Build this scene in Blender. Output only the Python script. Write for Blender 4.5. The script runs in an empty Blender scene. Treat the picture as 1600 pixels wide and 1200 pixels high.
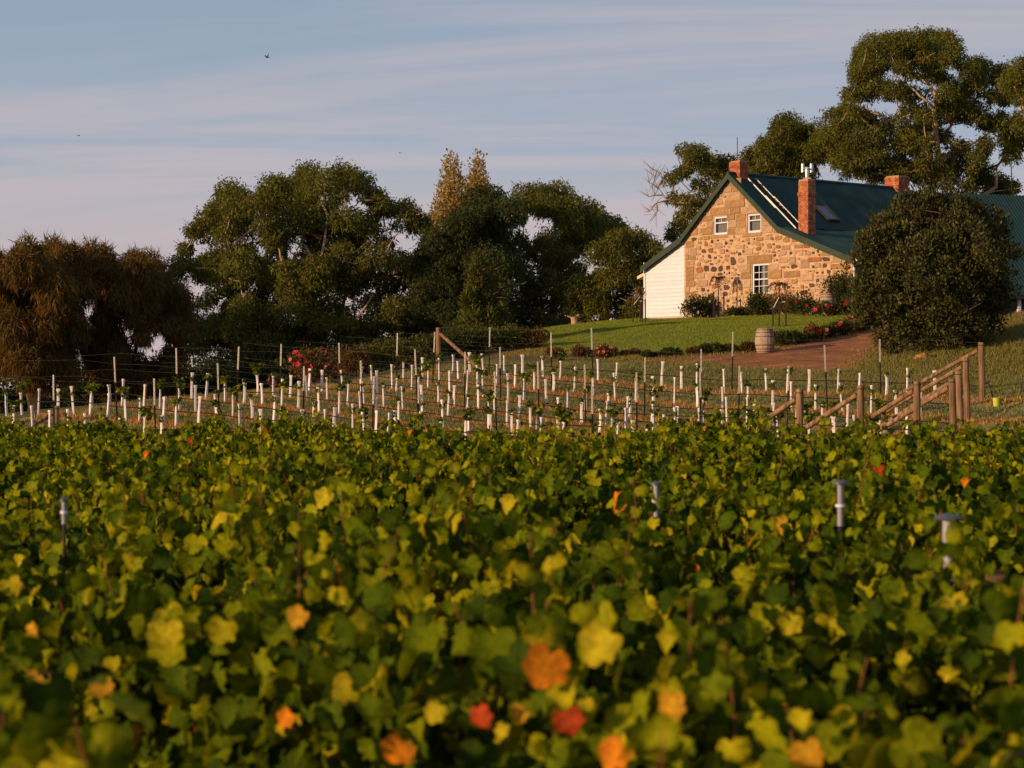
import bpy, math, random
import numpy as np
from mathutils import Vector, Matrix

random.seed(7)
RNG = np.random.default_rng(11)
SC = bpy.context.scene
COL = SC.collection
R = math.radians

# ---------------------------------------------------------------- camera
cam_d = bpy.data.cameras.new('camera')
cam_d.lens = 70.0
cam_d.sensor_width = 36.0
cam_d.clip_start = 0.2
cam_d.clip_end = 9000.0
cam_d.dof.use_dof = True
cam_d.dof.focus_distance = 85.0
cam_d.dof.aperture_fstop = 3.2
cam = bpy.data.objects.new('camera', cam_d)
cam.location = (0, 0, 0)
cam.rotation_euler = (R(90), 0, 0)
COL.objects.link(cam)
SC.camera = cam

# ---------------------------------------------------------------- light
SUN_EL = 11.0
SUN_AZ = (-0.87, -0.49)            # horizontal direction towards the sun (x right, y away)
sx, sy = SUN_AZ
l_ = math.hypot(sx, sy)
ce, se = math.cos(R(SUN_EL)), math.sin(R(SUN_EL))
TO_SUN = Vector((sx / l_ * ce, sy / l_ * ce, se))
sun_d = bpy.data.lights.new('sun', 'SUN')
sun_d.energy = 4.6
sun_d.angle = R(0.6)
sun_d.color = (1.0, 0.62, 0.33)
sun = bpy.data.objects.new('sun', sun_d)
sun.rotation_euler = TO_SUN.to_track_quat('Z', 'Y').to_euler()
sun.location = (-60, -40, 60)
COL.objects.link(sun)

W = bpy.data.worlds.new('World')
SC.world = W
W.use_nodes = True
wn, wl = W.node_tree.nodes, W.node_tree.links
wn.clear()


def N(t, **kw):
    n = wn.new(t)
    for k, v in kw.items():
        setattr(n, k, v)
    return n


out = N('ShaderNodeOutputWorld')
bg = N('ShaderNodeBackground')
bg.inputs['Strength'].default_value = 0.098
sky = N('ShaderNodeTexSky', sky_type='NISHITA')
sky.sun_disc = False
sky.sun_elevation = R(SUN_EL)
sky.sun_rotation = math.atan2(sx, sy)
sky.altitude = 60
sky.air_density = 1.0
sky.dust_density = 1.6
sky.ozone_density = 1.5
tc = N('ShaderNodeTexCoord')
sep = N('ShaderNodeSeparateXYZ')
wl.new(tc.outputs['Generated'], sep.inputs[0])


def M(op, a, b=None, clamp=False):
    n = N('ShaderNodeMath', operation=op)
    n.use_clamp = clamp
    for i, v in enumerate((a, b)):
        if v is None:
            continue
        if isinstance(v, (int, float)):
            n.inputs[i].default_value = v
        else:
            wl.new(v, n.inputs[i])
    return n.outputs[0]


zc = M('MAXIMUM', sep.outputs['Z'], 0.0)
den = M('ADD', zc, 0.09)
px_ = M('DIVIDE', sep.outputs['X'], den)
py_ = M('DIVIDE', sep.outputs['Y'], den)
cmb = N('ShaderNodeCombineXYZ')
wl.new(M('MULTIPLY', px_, 0.38), cmb.inputs[0])
wl.new(M('MULTIPLY', py_, 1.25), cmb.inputs[1])
n1 = N('ShaderNodeTexNoise')
n1.inputs['Scale'].default_value = 0.62
n1.inputs['Detail'].default_value = 7.0
n1.inputs['Roughness'].default_value = 0.58
n1.inputs['Distortion'].default_value = 0.8
wl.new(cmb.outputs[0], n1.inputs['Vector'])
cl = N('ShaderNodeMapRange', interpolation_type='SMOOTHERSTEP')
cl.inputs['From Min'].default_value = 0.42
cl.inputs['From Max'].default_value = 0.61
wl.new(n1.outputs['Fac'], cl.inputs['Value'])
# warm veil near the horizon, thinning upward
veil = N('ShaderNodeValToRGB')
ve = veil.color_ramp.elements
ve[0].position = 0.0
ve[0].color = (5.1, 3.85, 3.65, 1)
ve[1].position = 1.0
ve[1].color = (1.0, 1.45, 2.5, 1)
for p, c in ((0.045, (4.75, 3.75, 3.85)), (0.085, (4.0, 3.65, 4.1)), (0.12, (2.95, 3.4, 4.25)), (0.175, (2.5, 3.1, 4.05)), (0.30, (2.1, 2.65, 3.7)), (0.6, (1.4, 1.9, 3.0))):
    e = ve.new(p)
    e.color = (*c, 1)
wl.new(zc, veil.inputs[0])
mx = N('ShaderNodeMix', data_type='RGBA')
mx.inputs[0].default_value = 0.85
wl.new(sky.outputs[0], mx.inputs[6])
wl.new(veil.outputs[0], mx.inputs[7])
mx2 = N('ShaderNodeMix', data_type='RGBA')
wl.new(M('MULTIPLY', cl.outputs[0], 0.60), mx2.inputs[0])
wl.new(mx.outputs[2], mx2.inputs[6])
mx2.inputs[7].default_value = (4.5, 3.85, 4.05, 1)
wl.new(mx2.outputs[2], bg.inputs['Color'])
wl.new(bg.outputs[0], out.inputs['Surface'])

SC.view_settings.view_transform = 'Standard'
SC.view_settings.look = 'None'
SC.view_settings.gamma = 1.0
SC.view_settings.use_curve_mapping = False
SC.view_settings.exposure = 0.37
SC.render.engine = 'CYCLES'
SC.cycles.use_denoising = True
SC.cycles.max_bounces = 6
SC.cycles.diffuse_bounces = 3
SC.cycles.glossy_bounces = 3
SC.cycles.transmission_bounces = 4
SC.cycles.transparent_max_bounces = 8
SC.cycles.caustics_reflective = False
SC.cycles.caustics_refractive = False

F = 70.0 / 36.0 * 1600.0            # focal length in photograph pixels


# ---------------------------------------------------------------- materials
def new_mat(name):
    m = bpy.data.materials.new(name)
    m.use_nodes = True
    nt = m.node_tree
    nt.nodes.clear()
    o = nt.nodes.new('ShaderNodeOutputMaterial')
    return m, nt, o


def principled(nt, rough=0.7, spec=0.3, metal=0.0):
    p = nt.nodes.new('ShaderNodeBsdfPrincipled')
    p.inputs['Roughness'].default_value = rough
    p.inputs['Specular IOR Level'].default_value = spec
    p.inputs['Metallic'].default_value = metal
    return p


def noise(nt, scale, detail=4, rough=0.55, stretch=None, coord='Object'):
    t = nt.nodes.new('ShaderNodeTexCoord')
    n = nt.nodes.new('ShaderNodeTexNoise')
    n.inputs['Scale'].default_value = scale
    n.inputs['Detail'].default_value = detail
    n.inputs['Roughness'].default_value = rough
    if stretch:
        mp = nt.nodes.new('ShaderNodeMapping')
        mp.inputs['Scale'].default_value = stretch
        nt.links.new(t.outputs[coord], mp.inputs[0])
        nt.links.new(mp.outputs[0], n.inputs['Vector'])
    else:
        nt.links.new(t.outputs[coord], n.inputs['Vector'])
    return n.outputs['Fac']


def ramp(nt, fac, stops):
    r = nt.nodes.new('ShaderNodeValToRGB')
    el = r.color_ramp.elements
    el[0].position, el[0].color = stops[0][0], (*stops[0][1], 1)
    el[1].position, el[1].color = stops[-1][0], (*stops[-1][1], 1)
    for p, c in stops[1:-1]:
        e = el.new(p)
        e.color = (*c, 1)
    nt.links.new(fac, r.inputs[0])
    return r.outputs[0]


def mixc(nt, fac, a, b, mode='MIX'):
    m = nt.nodes.new('ShaderNodeMix')
    m.data_type = 'RGBA'
    m.blend_type = mode
    for s, v in ((0, fac), (6, a), (7, b)):
        if isinstance(v, (int, float)):
            m.inputs[s].default_value = v
        elif isinstance(v, tuple):
            m.inputs[s].default_value = (*v, 1)
        else:
            nt.links.new(v, m.inputs[s])
    return m.outputs[2]


def bump(nt, p, fac, strength=0.4, dist=0.02):
    b = nt.nodes.new('ShaderNodeBump')
    b.inputs['Strength'].default_value = strength
    b.inputs['Distance'].default_value = dist
    nt.links.new(fac, b.inputs['Height'])
    nt.links.new(b.outputs[0], p.inputs['Normal'])


def simple(name, stops, scale=8, rough=0.7, spec=0.3, metal=0.0, bmp=0.0, stretch=None, obj_var=0.0, detail=5):
    m, nt, o = new_mat(name)
    p = principled(nt, rough, spec, metal)
    f = noise(nt, scale, detail, 0.6, stretch)
    if len(stops) == 1:
        stops = [(0.3, tuple(c * 0.9 for c in stops[0])), (0.7, tuple(c * 1.1 for c in stops[0]))]
    c = ramp(nt, f, stops)
    if obj_var:
        oi = nt.nodes.new('ShaderNodeObjectInfo')
        mr = nt.nodes.new('ShaderNodeMapRange')
        mr.inputs['To Min'].default_value = 1 - obj_var
        mr.inputs['To Max'].default_value = 1 + obj_var
        nt.links.new(oi.outputs['Random'], mr.inputs[0])
        cc = nt.nodes.new('ShaderNodeCombineColor')
        for i in range(3):
            nt.links.new(mr.outputs[0], cc.inputs[i])
        c = mixc(nt, 1.0, c, cc.outputs[0], 'MULTIPLY')
    nt.links.new(c, p.inputs['Base Color'])
    if bmp:
        bump(nt, p, f, bmp)
    nt.links.new(p.outputs[0], o.inputs[0])
    return m


def leaf_mat(name, transl=0.35, rough=0.55, spec=0.25, mottle=False):
    """diffuse + translucent leaf, colour from the per-leaf attribute 'tint'"""
    m, nt, o = new_mat(name)
    p = principled(nt, rough, spec)
    a = nt.nodes.new('ShaderNodeAttribute')
    a.attribute_name = 'tint'
    t = nt.nodes.new('ShaderNodeBsdfTranslucent')
    col = a.outputs['Color']
    if mottle:
        ge = nt.nodes.new('ShaderNodeNewGeometry')
        n1_ = nt.nodes.new('ShaderNodeTexNoise')
        n1_.inputs['Scale'].default_value = 34.0
        n1_.inputs['Detail'].default_value = 5.0
        n1_.inputs['Roughness'].default_value = 0.65
        nt.links.new(ge.outputs['Position'], n1_.inputs['Vector'])
        col = mixc(nt, 1.0, col, ramp(nt, n1_.outputs['Fac'], [(0.3, (0.62, 0.66, 0.6)), (0.5, (1.0, 1.0, 1.0)), (0.72, (1.55, 1.3, 1.0))]), 'MULTIPLY')
        bump(nt, p, n1_.outputs['Fac'], 0.5, 0.02)
    nt.links.new(col, p.inputs['Base Color'])
    wm = mixc(nt, 1.0, col, (1.5, 1.35, 0.6), 'MULTIPLY')
    nt.links.new(wm, t.inputs['Color'])
    mixs = nt.nodes.new('ShaderNodeMixShader')
    mixs.inputs[0].default_value = transl
    nt.links.new(p.outputs[0], mixs.inputs[1])
    nt.links.new(t.outputs[0], mixs.inputs[2])
    nt.links.new(mixs.outputs[0], o.inputs[0])
    return m


MAT = {}
MAT['vine_leaf'] = leaf_mat('vine_leaf', 0.34, 0.75, 0.05, mottle=True)
MAT['tree_leaf'] = leaf_mat('tree_leaf', 0.32, 0.7, 0.1)
MAT['needle'] = leaf_mat('needle', 0.2, 0.7, 0.1)
MAT['gloss_leaf'] = leaf_mat('gloss_leaf', 0.15, 0.55, 0.2)
MAT['petal'] = leaf_mat('petal', 0.3, 0.6, 0.2)
MAT['grass_blade'] = leaf_mat('grass_blade', 0.3, 0.7, 0.15)
MAT['gum_bark'] = simple('gum_bark', [(0.3, (0.20, 0.13, 0.085)), (0.55, (0.36, 0.25, 0.16)), (0.75, (0.5, 0.38, 0.27))], 1.4, 0.8, 0.2, bmp=0.3, stretch=(1, 1, 0.35))
MAT['dark_bark'] = simple('dark_bark', [(0.3, (0.035, 0.025, 0.018)), (0.7, (0.09, 0.06, 0.04))], 3, 0.9, 0.1, bmp=0.5, stretch=(1, 1, 0.3))
MAT['vine_wood'] = simple('vine_wood', [(0.3, (0.06, 0.035, 0.02)), (0.7, (0.13, 0.08, 0.045))], 30, 0.9, 0.1, bmp=0.5, stretch=(1, 1, 0.2))
MAT['cane'] = simple('cane', [(0.3, (0.16, 0.045, 0.018)), (0.7, (0.26, 0.10, 0.03))], 25, 0.6, 0.3, stretch=(1, 1, 0.2))
MAT['green_stem'] = simple('green_stem', [(0.12, 0.13, 0.03)], 10)
MAT['post_wood'] = simple('post_wood', [(0.32, (0.07, 0.042, 0.025)), (0.5, (0.18, 0.11, 0.06)), (0.68, (0.28, 0.185, 0.105))], 9, 0.85, 0.15, bmp=0.5, stretch=(1.5, 1.5, 0.12), obj_var=0.15)
MAT['guard'] = simple('guard', [(0.25, (0.34, 0.28, 0.23)), (0.42, (0.55, 0.53, 0.53)), (0.7, (0.70, 0.68, 0.70))], 7, 0.6, 0.25, stretch=(1, 1, 0.35), obj_var=0.16)
MAT['galv'] = simple('galv', [(0.3, (0.50, 0.47, 0.42)), (0.7, (0.66, 0.63, 0.58))], 12, 0.5, 0.5, 0.3)
MAT['dark_steel'] = simple('dark_steel', [(0.035, 0.026, 0.022)], 12, 0.7, 0.2)
MAT['wire'] = simple('wire', [(0.09, 0.085, 0.08)], 12, 0.6, 0.2, 0.1)
MAT['drip'] = simple('drip', [(0.012, 0.012, 0.013)], 12, 0.6, 0.3)
MAT['flue'] = simple('flue', [(0.3, (0.55, 0.52, 0.48)), (0.7, (0.70, 0.68, 0.64))], 6, 0.4, 0.5, 0.7)
MAT['white_paint'] = simple('white_paint', [(0.3, (0.54, 0.56, 0.66)), (0.7, (0.61, 0.63, 0.73))], 3, 0.6, 0.3, obj_var=0.04)
MAT['cream_paint'] = simple('cream_paint', [(0.66, 0.52, 0.32)], 4, 0.6, 0.3)
MAT['mortar'] = simple('mortar', [(0.3, (0.26, 0.165, 0.095)), (0.5, (0.42, 0.295, 0.19)), (0.75, (0.56, 0.43, 0.31))], 5, 0.95, 0.1, bmp=0.6, detail=8)
MAT['mortar_brick'] = simple('mortar_brick', [(0.34, 0.25, 0.18)], 9, 0.95, 0.1)
MAT['brick'] = simple('brick', [(0.3, (0.16, 0.05, 0.03)), (0.5, (0.34, 0.11, 0.05)), (0.68, (0.46, 0.22, 0.11))], 5.5, 0.9, 0.1, bmp=0.3)
for nm, cols in (('sandstone', ((0.20, 0.122, 0.055), (0.34, 0.215, 0.105))), ('palestone', ((0.26, 0.175, 0.105), (0.42, 0.295, 0.195))),
                 ('ironstone', ((0.18, 0.075, 0.035), (0.30, 0.13, 0.055))), ('bluestone', ((0.045, 0.032, 0.032), (0.10, 0.07, 0.06))),
                 ('pinkstone', ((0.26, 0.165, 0.12), (0.36, 0.24, 0.18)))):
    MAT[nm] = simple(nm, [(0.3, cols[0]), (0.7, cols[1])], 6, 0.9, 0.15, bmp=0.5, obj_var=0.12, detail=7)
MAT['barge'] = simple('barge', [(0.3, (0.016, 0.032, 0.018)), (0.7, (0.026, 0.05, 0.028))], 2, 0.55, 0.3)
MAT['curtain'] = simple('curtain', [(0.3, (0.42, 0.40, 0.36)), (0.7, (0.62, 0.58, 0.52))], 3, 0.9, 0.1, stretch=(14, 1, 0.3))
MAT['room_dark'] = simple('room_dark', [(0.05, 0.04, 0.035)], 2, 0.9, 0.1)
MAT['black_steel'] = simple('black_steel', [(0.02, 0.02, 0.02)], 5, 0.6, 0.3)
MAT['barrel_oak'] = simple('barrel_oak', [(0.25, (0.20, 0.145, 0.105)), (0.5, (0.34, 0.26, 0.20)), (0.75, (0.44, 0.36, 0.29))], 5, 0.85, 0.15, bmp=0.4, stretch=(6, 6, 0.5))
MAT['hoop'] = simple('hoop', [(0.13, 0.10, 0.08)], 8, 0.6, 0.4, 0.4)
MAT['bucket'] = simple('bucket', [(0.42, 0.46, 0.03)], 4, 0.45, 0.4)
MAT['feather'] = simple('feather', [(0.03, 0.026, 0.024)], 20, 0.8, 0.1)
MAT['barn_green'] = simple('barn_green', [(0.3, (0.011, 0.036, 0.030)), (0.7, (0.017, 0.050, 0.042))], 1.2, 0.55, 0.25)
MAT['tank_blue'] = simple('tank_blue', [(0.03, 0.085, 0.115)], 2, 0.45, 0.35)
MAT['cut_wood'] = simple('cut_wood', [(0.35, (0.16, 0.06, 0.02)), (0.65, (0.40, 0.19, 0.06))], 9, 0.9, 0.1, bmp=0.5)


def glass_mat(name, tint=(0.9, 0.93, 0.95), mixv=0.2, rough=0.03):
    m, nt, o = new_mat(name)
    t = nt.nodes.new('ShaderNodeBsdfTransparent')
    t.inputs[0].default_value = (*tint, 1)
    g = nt.nodes.new('ShaderNodeBsdfGlossy')
    g.inputs['Roughness'].default_value = rough
    fr = nt.nodes.new('ShaderNodeLayerWeight')
    fr.inputs[0].default_value = 0.5
    pw = nt.nodes.new('ShaderNodeMath')
    pw.operation = 'POWER'
    pw.inputs[1].default_value = 4.0
    nt.links.new(fr.outputs['Facing'], pw.inputs[0])
    ad = nt.nodes.new('ShaderNodeMath')
    ad.operation = 'ADD'
    ad.use_clamp = True
    ad.inputs[1].default_value = mixv
    nt.links.new(pw.outputs[0], ad.inputs[0])
    ms = nt.nodes.new('ShaderNodeMixShader')
    nt.links.new(ad.outputs[0], ms.inputs[0])
    nt.links.new(t.outputs[0], ms.inputs[1])
    nt.links.new(g.outputs[0], ms.inputs[2])
    nt.links.new(ms.outputs[0], o.inputs[0])
    return m


MAT['glass'] = glass_mat('glass', (0.72, 0.74, 0.74), 0.03)
MAT['skylight_glass'] = simple('skylight_glass', [(0.045, 0.075, 0.11)], 3, 0.25, 0.5)
MAT['clear_plastic'] = glass_mat('clear_plastic', (0.90, 0.92, 0.95), 0.10, 0.12)


def roof_mat():
    m, nt, o = new_mat('roof_iron')
    p = principled(nt, 0.55, 0.25)
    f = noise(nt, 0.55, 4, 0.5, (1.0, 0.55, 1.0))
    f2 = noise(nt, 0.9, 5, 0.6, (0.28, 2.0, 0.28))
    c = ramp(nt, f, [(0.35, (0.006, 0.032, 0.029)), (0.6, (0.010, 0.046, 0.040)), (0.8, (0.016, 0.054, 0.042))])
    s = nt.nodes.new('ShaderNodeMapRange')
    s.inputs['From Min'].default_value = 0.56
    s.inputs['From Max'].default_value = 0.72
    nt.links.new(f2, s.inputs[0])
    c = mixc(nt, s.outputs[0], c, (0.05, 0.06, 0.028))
    nt.links.new(c, p.inputs['Base Color'])
    nt.links.new(p.outputs[0], o.inputs[0])
    return m


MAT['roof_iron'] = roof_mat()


# ---------------------------------------------------------------- object helpers
def tag(o, label=None, cat=None, group=None, kind=None):
    for k, v in (('label', label), ('category', cat), ('group', group), ('kind', kind)):
        if v:
            o[k] = v
    return o


def empty(name, loc, rz=0.0, label=None, cat=None, group=None, parent=None):
    o = bpy.data.objects.new(name, None)
    o.empty_display_size = 0.3
    COL.objects.link(o)
    o.location = loc
    o.rotation_euler = (0, 0, rz)
    if parent:
        o.parent = parent
    return tag(o, label, cat, group)


def link(name, me, parent=None, loc=None):
    o = bpy.data.objects.new(name, me)
    COL.objects.link(o)
    if parent:
        o.parent = parent
    if loc is not None:
        o.location = loc
    return o


def np_mesh(name, V, faces, mat, tint=None, smooth=False):
    """faces: list of int arrays (n,k); V (n,3); tint (n,3) per vertex"""
    me = bpy.data.meshes.new(name)
    V = np.asarray(V, dtype=np.float32)
    me.vertices.add(len(V))
    me.vertices.foreach_set('co', V.ravel())
    if not isinstance(faces, list):
        faces = [faces]
    faces = [np.asarray(f, dtype=np.int32) for f in faces if len(f)]
    nl = sum(f.size for f in faces)
    npoly = sum(len(f) for f in faces)
    me.loops.add(nl)
    me.polygons.add(npoly)
    li = np.concatenate([f.ravel() for f in faces])
    sizes = np.concatenate([np.full(len(f), f.shape[1], dtype=np.int32) for f in faces])
    starts = np.concatenate([[0], np.cumsum(sizes)[:-1]]).astype(np.int32)
    me.loops.foreach_set('vertex_index', li)
    me.polygons.foreach_set('loop_start', starts)
    me.polygons.foreach_set('loop_total', sizes)
    if smooth:
        me.polygons.foreach_set('use_smooth', np.ones(npoly, dtype=bool))
    me.update(calc_edges=True)
    if tint is not None:
        at = me.attributes.new('tint', 'FLOAT_COLOR', 'POINT')
        c = np.ones((len(V), 4), dtype=np.float32)
        c[:, :3] = tint
        at.data.foreach_set('color', c.ravel())
    me.materials.append(MAT[mat] if isinstance(mat, str) else mat)
    return me


class MB:
    """collects boxes, tubes and lathes into one mesh"""

    def __init__(s):
        s.v, s.f, s.mi = [], [], []

    def _add(s, vs, fs, mi=0):
        b = len(s.v)
        s.v.extend([tuple(v) for v in vs])
        s.f.extend([tuple(i + b for i in f) for f in fs])
        s.mi.extend([mi] * len(fs))

    def box(s, x0, x1, y0, y1, z0, z1, mi=0, mat=None):
        vs = [(x, y, z) for z in (z0, z1) for y in (y0, y1) for x in (x0, x1)]
        if mat is not None:
            vs = [mat @ Vector(v) for v in vs]
        s._add(vs, [(0, 2, 3, 1), (4, 5, 7, 6), (0, 1, 5, 4), (2, 6, 7, 3), (0, 4, 6, 2), (1, 3, 7, 5)], mi)
        return s

    def prism(s, poly, y0, y1, mi=0):
        """poly: list of (x,z) counter-clockwise seen from -y; extruded along y"""
        n = len(poly)
        vs = [(x, y0, z) for x, z in poly] + [(x, y1, z) for x, z in poly]
        fs = [tuple(range(n)), tuple(range(2 * n - 1, n - 1, -1))]
        fs += [(i, i + n, (i + 1) % n + n, (i + 1) % n) for i in range(n)]
        s._add(vs, fs, mi)
        return s

    def tube(s, pts, rads, n=6, cap=True, mi=0):
        pts = [Vector(p) for p in pts]
        if isinstance(rads, (int, float)):
            rads = [rads] * len(pts)
        b = len(s.v)
        ref = None
        for i, p in enumerate(pts):
            d = (pts[min(i + 1, len(pts) - 1)] - pts[max(i - 1, 0)])
            d = d.normalized() if d.length > 1e-6 else Vector((0, 0, 1))
            if ref is None or abs(ref.dot(d)) > 0.95:
                ref = Vector((1, 0, 0)) if abs(d.x) < 0.8 else Vector((0, 1, 0))
            a = (ref - d * ref.dot(d)).normalized()
            ref = a
            c = d.cross(a)
            for k in range(n):
                t = 2 * math.pi * k / n
                s.v.append(tuple(p + (a * math.cos(t) + c * math.sin(t)) * rads[i]))
        for i in range(len(pts) - 1):
            for k in range(n):
                s.f.append((b + i * n + k, b + i * n + (k + 1) % n, b + (i + 1) * n + (k + 1) % n, b + (i + 1) * n + k))
                s.mi.append(mi)
        if cap:
            s.f.append(tuple(b + k for k in reversed(range(n))))
            s.mi.append(mi)
            e = b + (len(pts) - 1) * n
            s.f.append(tuple(e + k for k in range(n)))
            s.mi.append(mi)
        return s

    def lathe(s, prof, n=16, c=(0, 0, 0), mi=0):
        """prof: (r,z) bottom to top, closed with caps"""
        return s.tube_z([(c[0], c[1], c[2] + z) for r, z in prof], [max(r, 1e-4) for r, z in prof], n, mi)

    def tube_z(s, pts, rads, n, mi=0):
        b = len(s.v)
        for p, r in zip(pts, rads):
            for k in range(n):
                t = 2 * math.pi * k / n
                s.v.append((p[0] + r * math.cos(t), p[1] + r * math.sin(t), p[2]))
        for i in range(len(pts) - 1):
            for k in range(n):
                s.f.append((b + i * n + k, b + i * n + (k + 1) % n, b + (i + 1) * n + (k + 1) % n, b + (i + 1) * n + k))
                s.mi.append(mi)
        s.f.append(tuple(b + k for k in reversed(range(n))))
        s.mi.append(mi)
        e = b + (len(pts) - 1) * n
        s.f.append(tuple(e + k for k in range(n)))
        s.mi.append(mi)
        return s

    def mesh(s, name, mats, smooth=False):
        me = bpy.data.meshes.new(name)
        me.from_pydata(s.v, [], s.f)
        if isinstance(mats, str):
            mats = [mats]
        for m in mats:
            me.materials.append(MAT[m])
        if len(mats) > 1:
            me.polygons.foreach_set('material_index', s.mi)
        if smooth:
            me.polygons.foreach_set('use_smooth', [True] * len(me.polygons))
            try:
                me.set_sharp_from_angle(angle=R(40))
            except Exception:
                pass
        me.update()
        return me

    def build(s, name, mats, parent=None, loc=None, smooth=False):
        return link(name, s.mesh(name, mats, smooth), parent, loc)


def ordinal(i):
    return ['first', 'second', 'third', 'fourth', 'fifth', 'sixth', 'seventh', 'eighth', 'ninth', 'tenth', 'eleventh', 'twelfth',
            'thirteenth', 'fourteenth', 'fifteenth', 'sixteenth', 'seventeenth', 'eighteenth', 'nineteenth', 'twentieth', 'twenty-first',
            'twenty-second', 'twenty-third', 'twenty-fourth', 'twenty-fifth', 'twenty-sixth', 'twenty-seventh', 'twenty-eighth',
            'twenty-ninth', 'thirtieth'][i]


# ---------------------------------------------------------------- terrain
CO, SI = 0.741, 0.671                # vine rows run along (CO, -SI)
OX, OY = -2.55, 69.0                 # left end of the farthest young row


def uv(x, y):
    dx, dy = x - OX, y - OY
    return -SI * dx - CO * dy, CO * dx - SI * dy


def xy(u, v):
    return OX - SI * u + CO * v, OY - CO * u - SI * v


def zgrid(x, y):
    x = np.asarray(x, dtype=float)
    y = np.asarray(y, dtype=float)
    u, v = uv(x, y)
    base = np.interp(u, [-400, -60, -34, -26, -20, -16, -12, -6, 0, 2.2, 4.35, 6.6, 8.8, 11, 15.4, 17.6, 20, 23, 28, 36, 50, 400],
                     [1.5, 3.1, 3.2, 3.1, 2.66, 2.22, 1.76, 1.02, 0.34, 0.10, -0.06, -0.20, -0.33, -0.48, -0.9, -1.45, -2.52, -2.72, -2.74, -2.6, -2.45, -2.5])
    vt = np.interp(v, [0, 4, 7, 10, 13, 23, 30], [0, -0.2, -0.5, -0.8, -1.0, -1.38, -1.5]) * np.interp(u, [-30, -8, 0, 4.5, 14, 17, 20, 26, 36], [0, 0.4, 0.58, 1, 0.9, 0.3, 0, 0, 0])
    vt = vt + 0.4 * np.clip((v - 24) / 9, 0, 1) * np.interp(u, [17, 20, 28, 38], [0, 1, 1, 0])
    z = base + vt
    xc = 1.0 + (y - 85) * 0.32
    d = np.clip(xc - x, 0, None) * np.clip((y - 58) / 20, 0, 1)
    z = z - np.minimum(0.06 * d ** 1.3, 3.2)
    far = np.clip((y - 128) / 60, 0, 1)
    z = z * (1 - far) + far * (-6 - np.clip(y - 190, 0, 3000) * 0.006)
    z = z + 0.035 * np.sin(x * 1.9 + y * 0.7) * np.sin(y * 1.3 - x * 0.4) + 0.05 * np.sin(x * 0.55 + 1) * np.sin(y * 0.43)
    return z


def Z(x, y):
    return float(zgrid(x, y))


def gpt(px, py, dmin=20.0, dmax=128.0):
    """first point of the terrain seen at a photograph pixel"""
    y = np.arange(dmin, dmax, 0.25)
    x = (px - 800) / F * y
    zr = (600 - py) / F * y
    g = zgrid(x, y) - zr
    k = np.argmax(g > 0)
    if g[k] <= 0:
        k = len(y) - 1
    return float(x[k]), float(y[k])


def at(px, py, d):
    return Vector(((px - 800) / F * d, d, (600 - py) / F * d))


def in_poly(poly, X, Y):
    ins = np.zeros(X.shape, dtype=bool)
    n = len(poly)
    for i in range(n):
        x1, y1 = poly[i]
        x2, y2 = poly[(i + 1) % n]
        c = ((y1 > Y) != (y2 > Y)) & (X < (x2 - x1) * (Y - y1) / (y2 - y1 + 1e-12) + x1)
        ins ^= c
    return ins


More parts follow.
